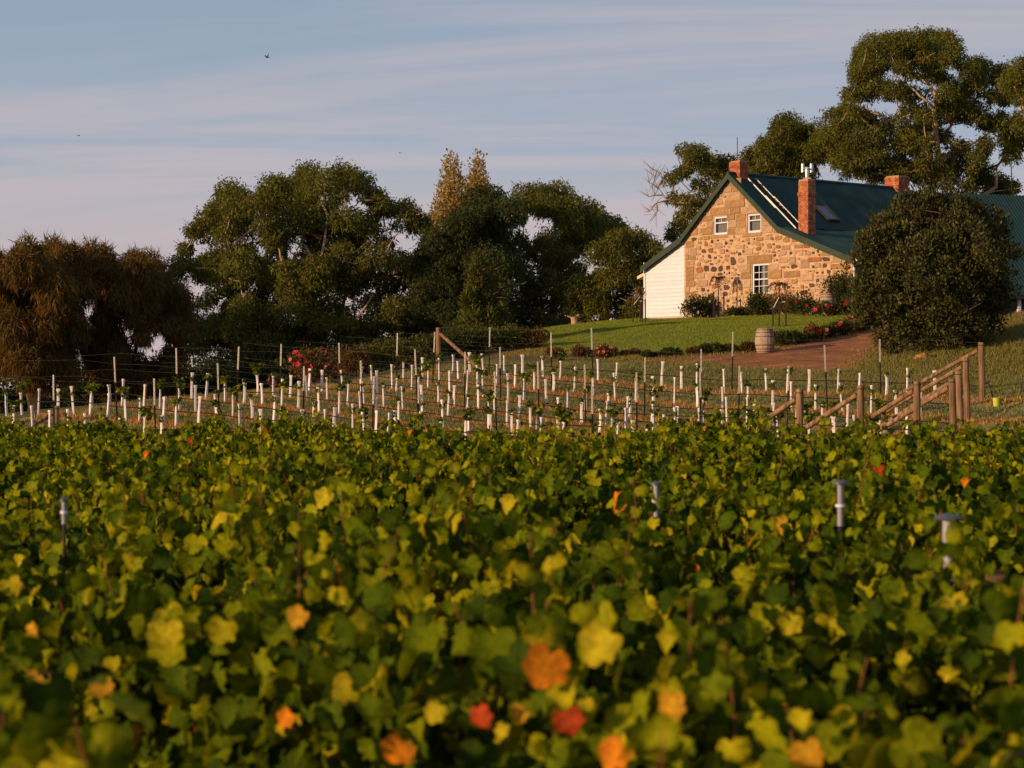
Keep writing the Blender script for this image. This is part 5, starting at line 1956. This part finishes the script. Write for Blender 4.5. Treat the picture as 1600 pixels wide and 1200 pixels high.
px_shrub('smaller brown weedy bush left of the other brown one', 198, 50.5, 50, 44, SH_RED, n=2000, leaf=(0.09, 0.035), seed=71)


def weeping(label, px, d, htop, stakes, crown_w, seed, pal):
    rl = random.Random(seed)
    x = (px - 800) / F * d
    z = Z(x, d)
    t = empty('weeping_rose', (x, d, z), 0, label, 'standard rose', 'weeping standard roses on the lawn')
    h = htop
    mb = MB()
    mb.tube([(0, 0, -0.1), (0.02, 0, h * .5), (0, 0, h * .96)], [0.03, 0.026, 0.024], 6)
    mb.build('stem', 'dark_bark', t)
    mb = MB()
    P, A = [], []
    for i in range(26):
        a = rl.uniform(0, 6.28)
        rr = crown_w * rl.uniform(0.5, 1.0) / 2
        dr = rl.uniform(0.25, 0.95) * h * 0.5
        pts = [Vector((0, 0, h * .94))]
        for q in (0.25, 0.5, 0.75, 1.0):
            pts.append(Vector((math.cos(a) * rr * q ** .7, math.sin(a) * rr * q ** .7, h * .94 + 0.10 * h * math.sin(q * 2.2) - dr * q ** 2.2)))
        mb.tube(pts, [0.009, 0.008, 0.006, 0.005, 0.004], 3, cap=False)
        for q in range(14):
            k = rl.uniform(0.6, 3.99)
            p = pts[int(k)].lerp(pts[int(k) + 1], k % 1)
            P.append(p)
            A.append(Vector((rl.gauss(0, .5), rl.gauss(0, .5), -0.7)))
    mb.build('drooping_canes', 'cane', t)
    P, A = np.array(P), norm(np.array(A))
    S = norm(np.cross(A, rand_unit(len(P))))
    V, Fq = rhomb(P, A, S, RNG.uniform(.06, .12, len(P)), RNG.uniform(.03, .05, len(P)))
    link('foliage', np_mesh('foliage', V, Fq, 'tree_leaf', np.repeat(tints(len(P), pal), 4, axis=0)), t)
    for sx_, sh in stakes:
        mb = MB()
        mb.box(sx_ - .03, sx_ + .03, -0.15, -0.09, -0.2, sh)
        mb.build('stake', 'dark_steel', t)
    if len(stakes) > 1:
        mb = MB()
        a, b = stakes[0], stakes[-1]
        mb.tube([(a[0], -.12, a[1] - .05), (0, -0.04, max(a[1], b[1]) + .12), ], 0.022, 4)
        mb.tube([(b[0], -.12, b[1] - .05), (0, -0.04, b[1] - .1)], 0.022, 4)
        mb.build('tie', 'galv', t)


d = gpt(1213, 511, 60)[1]
weeping('weeping rose on dark stakes, in front of the ground floor window', 1217, d, (600 - 440) / F * d - Z((1217 - 800) / F * d, d), ((-0.25, 0.75), (0.0, 1.0), (0.27, 1.05)), 1.35, 1, [(1, (0.13, 0.09, 0.03)), (1, (0.08, 0.07, 0.02))])
weeping('thin dark weeping rose against the stone left of the window', 1122, 93.6, (600 - 431) / F * 93.6 - Z((1122 - 800) / F * 93.6, 93.6), ((-0.22, 1.25), (0.26, 1.15)), 1.0, 2, [(1, (0.05, 0.035, 0.02)), (1, (0.08, 0.045, 0.025))])
d = 93.0
weeping('weeping rose with stakes before the cream porch', 1000, d, (600 - 448) / F * d - Z((1000 - 800) / F * d, d), ((-0.33, 0.85), (0.1, 1.05), (0.24, 1.1)), 0.85, 3, [(1, (0.16, 0.10, 0.03))])


# ================================================================ BARRELS, BUCKET, BIRDS
def barrel(label, x, y, h, r, group='oak barrels by the lawn'):
    z = Z(x, y) - 0.02
    t = empty('wine_barrel', (x, y, z), 0.3, label, 'barrel', group)
    n = 22
    prof = [(0.80, 0), (0.91, 0.2), (0.985, 0.38), (1.0, 0.5), (0.985, 0.62), (0.91, 0.8), (0.80, 1.0)]
    for i in range(n):                 # every stave its own piece
        a0, a1 = 2 * math.pi * i / n + 0.008, 2 * math.pi * (i + 1) / n - 0.008
        vs, fs = [], []
        jj = random.Random(i).uniform(-.004, .004)
        for q, k in prof:
            for a, dr in ((a0, 0), (a1, 0), (a1, -0.03), (a0, -0.03)):
                vs.append((math.cos(a) * (r * q + dr + jj), math.sin(a) * (r * q + dr + jj), k * h))
        for j in range(len(prof) - 1):
            for q in range(4):
                fs.append((j * 4 + q, j * 4 + (q + 1) % 4, j * 4 + 4 + (q + 1) % 4, j * 4 + 4 + q))
        m = len(prof) - 1
        fs += [(3, 2, 1, 0), (m * 4, m * 4 + 1, m * 4 + 2, m * 4 + 3)]
        me = bpy.data.meshes.new('stave')
        me.from_pydata(vs, [], fs)
        me.materials.append(MAT['barrel_oak'])
        link('stave', me, t)
    for k in (0.03, 0.14, 0.30, 0.66, 0.82, 0.93):
        q = np.interp(k, [p[1] for p in prof], [p[0] for p in prof])
        q2 = np.interp(k + .045, [p[1] for p in prof], [p[0] for p in prof])
        mb = MB()
        mb.tube_z([(0, 0, k * h), (0, 0, (k + .045) * h)], [r * q + .006, r * q2 + .006], 28)
        mb.build('hoop', 'hoop', t, smooth=True)
    mb = MB()
    mb.lathe([(r * .78, 0.0), (r * .78, 0.03)], 24, (0, 0, h * .955))
    mb.build('barrel_head', 'barrel_oak', t)


x, y = gpt(1195, 552, 60)
barrel('weathered oak barrel on the dirt at the lawn corner', x, y, 38 / F * y, 15.5 / F * y)
y = 87.6
barrel('pale oak barrel among the roses by the stone wall', (1293 - 800) / F * y, y, (600 - 458) / F * y - Z((1293 - 800) / F * y, y), 12.5 / F * y)

x, y = gpt(1557, 637, 40)
t = empty('bucket', (x, y, Z(x, y)), 0, 'yellow green bucket on the ground right of the tall end post', 'bucket')
w_ = 6.0 / F * y
mb = MB()
n = 18
pr = [(0.78 * w_, 0), (1.0 * w_, 2.2 * w_), (1.06 * w_, 2.2 * w_), (1.06 * w_, 2.32 * w_), (0.95 * w_, 2.32 * w_), (0.74 * w_, 0.08 * w_)]
mb.lathe(pr, n)
mb.build('pail', 'bucket', t, smooth=True)
mb = MB()
mb.tube([(w_ * math.cos(a), -0.02, w_ * (2.25 - 0.8 * math.sin(a))) for a in np.linspace(0, math.pi, 9)], 0.006, 5)
mb.build('handle', 'wire', t)
t = empty('hand_tool', (x - 0.04, y + 0.35, Z(x, y + .35)), 0, 'black handled tool stuck in the ground behind the yellow bucket', 'tool')
hh = 34 / F * y
mb = MB()
mb.tube([(0.05, 0, -.05), (0.0, 0, hh * .5), (-0.10, 0, hh)], [0.016, 0.018, 0.02], 7)
mb.build('shaft', 'black_steel', t)
mb = MB()
mb.tube([(-0.20, 0, hh - .03), (-0.10, 0, hh), (-0.06, 0, hh + .05)], [0.02, 0.024, 0.02], 7)
mb.build('grip', 'black_steel', t)


def bird(label, px, py, d, s, wings, heading):
    t = empty('bird', at(px, py, d), heading, label, 'bird', 'small birds in flight')
    mb = MB()
    mb.tube([(-s * .55, 0, 0), (-s * .3, 0, .02 * s), (0, 0, 0.02 * s), (s * .3, 0, 0), (s * .42, 0, .02 * s), (s * .52, 0, 0)], [s * .03, s * .09, s * .13, s * .1, s * .09, s * .01], 8)
    mb._add([(-s * .5, 0, .01), (-s * .85, -s * .13, 0.012), (-s * .85, s * .13, .012), (-s * .5, 0, -.01), (-s * .85, -s * .13, 0), (-s * .85, s * .13, 0)], [(0, 1, 2), (3, 5, 4), (0, 3, 4, 1), (1, 4, 5, 2), (2, 5, 3, 0)])
    mb.build('body', 'feather', t, smooth=True)
    for sd, ang in zip((-1, 1), wings):
        mb = MB()
        c, q = math.cos(ang), math.sin(ang)
        vs = []
        for up in (0.012, -0.012):
            for (l, fx) in ((0.05, .22), (0.6, .30), (1.15, -.12), (0.6, -.08), (0.05, -.2)):
                vs.append((fx * s, sd * l * s * c, l * s * q + up))
        mb._add(vs, [(0, 1, 2, 3, 4), (9, 8, 7, 6, 5)] + [(i, i + 5, (i + 1) % 5 + 5, (i + 1) % 5) for i in range(5)])
        mb.build('wing', 'feather', t)


bird('dark bird with one wing raised, highest of the three in the sky', 418, 90, 85, 0.17, (1.25, 0.5), 2.4)
bird('tiny dark bird gliding level near the left edge of the sky', 123, 212, 110, 0.13, (0.12, 0.05), 0.5)
bird('tiny dark bird gliding near the middle, above the poplars', 625, 239, 110, 0.12, (0.15, 0.02), 2.9)


# ================================================================ FOREGROUND VINES
ROWS = [46.4 - 2.4 * i for i in range(12)]


def vine_leaves(seed, length=1.5, top=1.62, autumn=1.0):
    """leaf transforms of one trained vine: local a (along row), c (towards camera), h"""
    g = np.random.default_rng(seed)
    P, Tp, Nr, Sz = [], [], [], []
    canes = []
    ns = 16
    ph = g.uniform(0, 6.28)
    for s in range(ns):
        a0 = (s + g.random()) / ns * length - length / 2
        c0 = g.normal(0, 0.05)
        tall = top * g.uniform(0.76, 1.04) * (1 + 0.10 * math.sin(a0 * 5.5 + ph)) + (g.uniform(.1, .3) if g.random() < .16 else 0)
        a1 = a0 + g.normal(0, 0.14)
        flop = g.random() < 0.38
        c1 = g.normal(0, 0.10) + (g.choice([-1, 1], p=[.35, .65]) * g.uniform(.15, .42) if flop else 0)
        h0 = 0.82
        pts = []
        for i in range(7):
            k = i / 6
            pts.append((a0 + (a1 - a0) * k, c0 + (c1 - c0) * k ** 1.8, h0 + (tall - h0) * (k if not flop else (k * 1.3 - 0.5 * k ** 3))))
        pts = np.array(pts)
        canes.append(pts)
        nl = 30
        for i in range(nl):
            k = 0.08 + 0.92 * (i + g.random()) / nl
            j = min(5, int(k * 6))
            p = pts[j] + (pts[j + 1] - pts[j]) * (k * 6 - j)
            az = g.uniform(0, 6.283)
            o = np.array([math.cos(az), math.sin(az) + 0.35 * np.sign(p[1]), 0])
            o /= np.linalg.norm(o)
            P.append(p + o * g.uniform(.04, .13) + np.array([0, 0, g.uniform(-.02, .05)]))
            Tp.append(o * 0.45 + np.array([0, 0, -0.8]) + g.normal(0, .36, 3))
            Nr.append(o + np.array([0, 0, .30]) + g.normal(0, .45, 3))
            Sz.append(g.uniform(.07, .145) * (1 - .45 * max(0, k - .7) / .3))
    for side, n in ((1, 180), (-1, 75)):
        for i in range(n):
            h = g.uniform(0.62, top * 0.92)
            wdt = 0.27 * math.sin(min(1, max(0.05, (h - .45) / (top - .35))) * math.pi * 0.9) + 0.07
            az = g.normal(0, 1.2)
            o = np.array([math.sin(az), side * math.cos(az), 0.0])
            P.append(np.array([g.uniform(-.5, .5) * length, side * wdt * g.uniform(.6, 1.25), h]))
            Tp.append(o * 0.3 + np.array([0, 0, -0.9]) + g.normal(0, .34, 3))
            Nr.append(o + np.array([0, 0, .25]) + g.normal(0, .4, 3))
            Sz.append(g.uniform(.075, .145))
    P = np.array(P)
    n = len(P)
    w = np.array(LTW, float)
    w[5:] *= autumn
    w[:3] *= g.uniform(.6, 1.5)
    w[3:6] *= g.uniform(.5, 1.7)
    ti = g.choice(len(LT), size=n, p=w / w.sum())
    # autumn colour sits low and inside more than at the tips
    return P, norm(np.array(Tp)), norm(np.array(Nr)), np.array(Sz), g.integers(0, 6, n), ti, canes


def vine_wood(seed, canes, length):
    g = random.Random(seed)
    mb = MB()
    j = [g.uniform(-.03, .03) for _ in range(6)]
    mb.tube([(0, 0, -.15), (j[0], j[1], .25), (j[2], j[3], .55), (0, 0, .8)], [.045, .035, .033, .03], 7)
    mb.tube([(-length / 2, 0, .82), (-.3, .02, .84), (0, 0, .8), (.3, -.02, .84), (length / 2, 0, .82)], [.014, .018, .024, .018, .014], 6)
    cb = MB()
    for c in canes:
        cb.tube([tuple(p) for p in c], [.0062, .006, .0056, .005, .0045, .0035, .0025], 4, cap=False)
    return mb, cb


def quat_of(tip, nor):
    t = Vector(tip).normalized()
    s = t.cross(Vector(nor)).normalized()
    n = s.cross(t)
    return Matrix((s, t, n)).transposed().to_quaternion()


RV = Vector((CO, -SI, 0))
NV = Vector((-SI, -CO, 0))
ROT = np.array([[CO, -SI, 0], [-SI, -CO, 0], [0, 0, 1.0]])   # rows: world vectors of a, c, h
PL = 1.45
VAR = []


def get_variant(k):
    while len(VAR) <= k:
        s = 900 + len(VAR)
        P, Tp, Nr, Sz, Sh, Ti, cn = vine_leaves(s, PL, 1.60, (1.0, 0.6, 1.6, 0.8, 0.5, 1.2)[len(VAR) % 6])
        score = P[:, 2] + 0.35 * P[:, 1]
        order = np.argsort(-score)
        hi = order[:NOBJ_MID]
        lo = order[NOBJ_MID:]
        W = P @ ROT
        V, f, T = leaves_np(W[lo], Tp[lo] @ ROT, Nr[lo] @ ROT, Sz[lo], Sh[lo], LTA[Ti[lo]])
        me = np_mesh('foliage', V, f, 'vine_leaf', T, smooth=True)
        mb, cb = vine_wood(s, cn, PL)
        m1 = mb.mesh('trunk', 'vine_wood', True)
        m2 = cb.mesh('canes', 'cane', True)
        for m_ in (m1, m2):
            co = np.array([v.co[:] for v in m_.vertices]) @ ROT
            m_.vertices.foreach_set('co', co.astype(np.float32).ravel())
            m_.update()
        lv = [(tuple(W[i]), quat_of(Tp[i] @ ROT, Nr[i] @ ROT), float(Sz[i]), int(Sh[i]), int(Ti[i])) for i in hi]
        VAR.append((me, m1, m2, lv))
    return VAR[k]


NOBJ_MID = 60
NOBJ_NEAR = 300
NEAR_D = 14.0
plants = []
rl = random.Random(123)
for ri, u in enumerate(ROWS):
    vs = []
    v = -5.0 + rl.uniform(0, 1)
    while v < 62:
        x, y = xy(u + rl.uniform(-.06, .06), v)
        if y > 2.6 and abs(x) < 0.2572 * y + 0.75:
            vs.append((x, y))
        v += PL * rl.uniform(0.95, 1.05)
    vs.sort()
    for i, (x, y) in enumerate(vs):
        plants.append((ri, i, len(vs), x, y))

ROWL = ['nearest', 'second nearest', 'third nearest', 'fourth nearest', 'fifth nearest', 'sixth nearest', 'seventh nearest', 'eighth nearest', 'ninth nearest', 'tenth nearest', 'second farthest', 'farthest']
near_roots = []
for ri, i, n, x, y in plants:
    z = Z(x, y)
    side = f'{ordinal(i)} from the left' if i < n / 2 else f'{ordinal(n - 1 - i)} from the right'
    lab = f'leafy grapevine, {side} in view in the {ROWL[ri]} leafy row'
    t = empty('grapevine', (x, y, z), 0, lab, 'grapevine', 'leafy grapevines in the foreground rows')
    if y < NEAR_D:
        ppx = 800 + x / y * F
        vig = (0.44 * math.exp(-((ppx - 740) / 210) ** 2) if ri == 2 else 0.34 * math.exp(-((ppx - 640) / 260) ** 2) + 0.12 * math.exp(-((ppx - 150) / 250) ** 2) if ri == 3
               else 0.16 * math.exp(-((ppx - 960) / 230) ** 2) + 0.1 * math.exp(-((ppx - 350) / 150) ** 2) if ri == 1 else 0.0)   # the more vigorous vines
        P, Tp, Nr, Sz, Sh, Ti, cn = vine_leaves(ri * 100 + i, PL, (1.62 if ri < 2 else 1.70) + vig + rl.uniform(-.14, .14), 1.0 if ri > 1 else 1.7)
        W = P @ ROT
        A, B = Tp @ ROT, Nr @ ROT
        score = P[:, 2] * 1.2 + P[:, 1]
        order = np.argsort(-score)
        hi, lo = order[:NOBJ_NEAR], order[NOBJ_NEAR:]
        V, f, T = leaves_np(W[lo], A[lo], B[lo], Sz[lo], Sh[lo], LTA[Ti[lo]])
        tag(link('foliage', np_mesh('foliage', V, f, 'vine_leaf', T, smooth=True), t), kind='stuff')
        mb, cb = vine_wood(ri * 100 + i, cn, PL)
        for b, nm, mt in ((mb, 'trunk', 'vine_wood'), (cb, 'canes', 'cane')):
            b.v = [tuple(q) for q in (np.array(b.v) @ ROT)]
            b.build(nm, mt, t, smooth=True)
        lv = [(tuple(W[j]), quat_of(A[j], B[j]), float(Sz[j]), int(Sh[j]), int(Ti[j])) for j in hi]
        near_roots.append((t, ri))
    else:
        me, m1, m2, lv = get_variant(rl.randrange(12))
        tag(link('foliage', me, t), kind='stuff')
        link('trunk', m1, t)
        link('canes', m2, t)
        t.scale = (1, 1, rl.uniform(0.88, 1.12))
    for p, q, s, sh, ti in lv:
        o = bpy.data.objects.new('leaf', leaf_mesh(sh, ti))
        COL.objects.link(o)
        o.parent = t
        o.location = p
        o.rotation_mode = 'QUATERNION'
        o.rotation_quaternion = q
        o.scale = (s, s, s)

# the few big orange and red leaves that stand out in front
for px, py, s, ti, u, label in ((861, 1018, 0.135, 8, 44.0, 'large round orange leaf'), (1052, 1085, 0.09, 7, 44.0, 'orange leaf'), (975, 1165, 0.10, 8, 44.2, 'red orange leaf'), (883, 1112, 0.085, 9, 44.1, 'red leaf'),
                                (158, 1062, 0.085, 7, 44.0, 'orange leaf'), (630, 1158, 0.09, 8, 44.3, 'orange leaf'), (748, 1105, 0.08, 9, 44.1, 'red leaf'), (455, 1115, 0.07, 8, 44.0, 'orange leaf'),
                                (60, 1055, 0.09, 7, 44.0, 'orange leaf'), (48, 975, 0.07, 7, 43.9, 'orange leaf'), (475, 955, 0.08, 7, 43.9, 'orange leaf'), (955, 990, 0.13, 6, 44, 'large yellow leaf'),
                                (805, 780, 0.12, 6, 39.3, 'large yellow leaf'), (515, 770, 0.14, 6, 39.3, 'large yellow leaf'), (262, 972, 0.12, 6, 43.9, 'large yellow leaf'), (1258, 1160, 0.09, 7, 44.0, 'yellow orange leaf')):
    k = (px - 800) / F
    d = (SI * OX + CO * OY - (u + 0.45)) / (SI * k + CO)
    p = at(px, py, d)
    best = min(near_roots, key=lambda r_: (r_[0].location - Vector((p.x, p.y, r_[0].location.z))).length)[0]
    o = bpy.data.objects.new('leaf', leaf_mesh((0, 5, 1, 3)[px % 4] if 'round' not in label else 0, ti))
    COL.objects.link(o)
    o.parent = best
    o.location = p - best.location
    o.rotation_mode = 'QUATERNION'
    o.rotation_quaternion = quat_of((0.4 * ((px % 5) - 2), -0.15, -1), (-0.9 + 0.35 * (py % 5), -1.0, 0.45 - 0.2 * (py % 4)))
    o.scale = (s, s, s)
    o['label'] = label
    for q in range(2):               # the colour spreads to a few leaves of the same shoot
        dq = Vector((rl.uniform(-.16, .16), rl.uniform(0.02, .15), rl.uniform(-.13, .10)))
        o2 = bpy.data.objects.new('leaf', leaf_mesh(rl.randrange(6), max(3, ti - rl.randrange(2, 5))))
        COL.objects.link(o2)
        o2.parent = best
        o2.location = p - best.location + dq
        o2.rotation_mode = 'QUATERNION'
        o2.rotation_quaternion = quat_of((rl.gauss(0, .5), -.2, -1), (rl.gauss(-.4, .7), -1, rl.gauss(.2, .4)))
        q2 = s * rl.uniform(.5, .9)
        o2.scale = (q2, q2, q2)


# clear tubes with flat dark caps standing among the vines
def cap_tube(label, px, py, u, tube_px, cap_px, length):
    k = (px - 800) / F
    d = (SI * OX + CO * OY - u) / (SI * k + CO)
    p = at(px, py, d)
    r, rc = tube_px / F * d / 2, cap_px / F * d / 2
    zb = Z(p.x, p.y)
    H = p.z - zb
    t = empty('capped_tube', (p.x, p.y, zb), 0.2, label, 'tube', 'clear capped tubes on posts among the vines')
    mb = MB()
    mb.tube([(0, 0, -.2), (0, 0, H - length)], r * .5, 8)
    mb.build('pole', 'dark_steel', t)
    mb = MB()
    mb.lathe([(r, 0), (r, length - .02), (r * .93, length - .02), (r * .93, 0.01)], 20, (0, 0, H - length))
    mb.build('tube', 'clear_plastic', t, smooth=True)
    mb = MB()
    mb.lathe([(r * .62, 0), (r * .62, length * .96)], 12, (0, 0, H - length + .005))
    mb.build('inner_rod', 'guard', t, smooth=True)
    mb = MB()
    mb.lathe([(r * 1.03, 0), (r * 1.03, .02)], 20, (0, 0, H - length * .55))
    mb.build('band', 'white_paint', t, smooth=True)
    mb = MB()
    mb.lathe([(rc * .98, 0), (rc, .006), (rc * .9, .018), (rc * .4, .03), (0.002, .034)], 24, (0, 0, H - .012))
    mb.build('cap', 'cap_blue', t, smooth=True)


MAT['cap_blue'] = simple('cap_blue', [(0.05, 0.07, 0.10)], 3, 0.4, 0.4)
cap_tube('largest clear tube with flat dark cap, near the right edge', 1481, 808, 39.2 + .35, 26, 44, 0.36)
cap_tube('clear tube with flat dark cap left of the largest one', 1313, 754, 36.8 + .35, 15, 25, 0.32)
cap_tube('small pale capped tube right of the middle of the picture', 1025, 756, 36.8 + .35, 12, 18, 0.26)
cap_tube('small pale capped tube near the left edge', 100, 782, 41.6 + .05, 11, 13, 0.16)
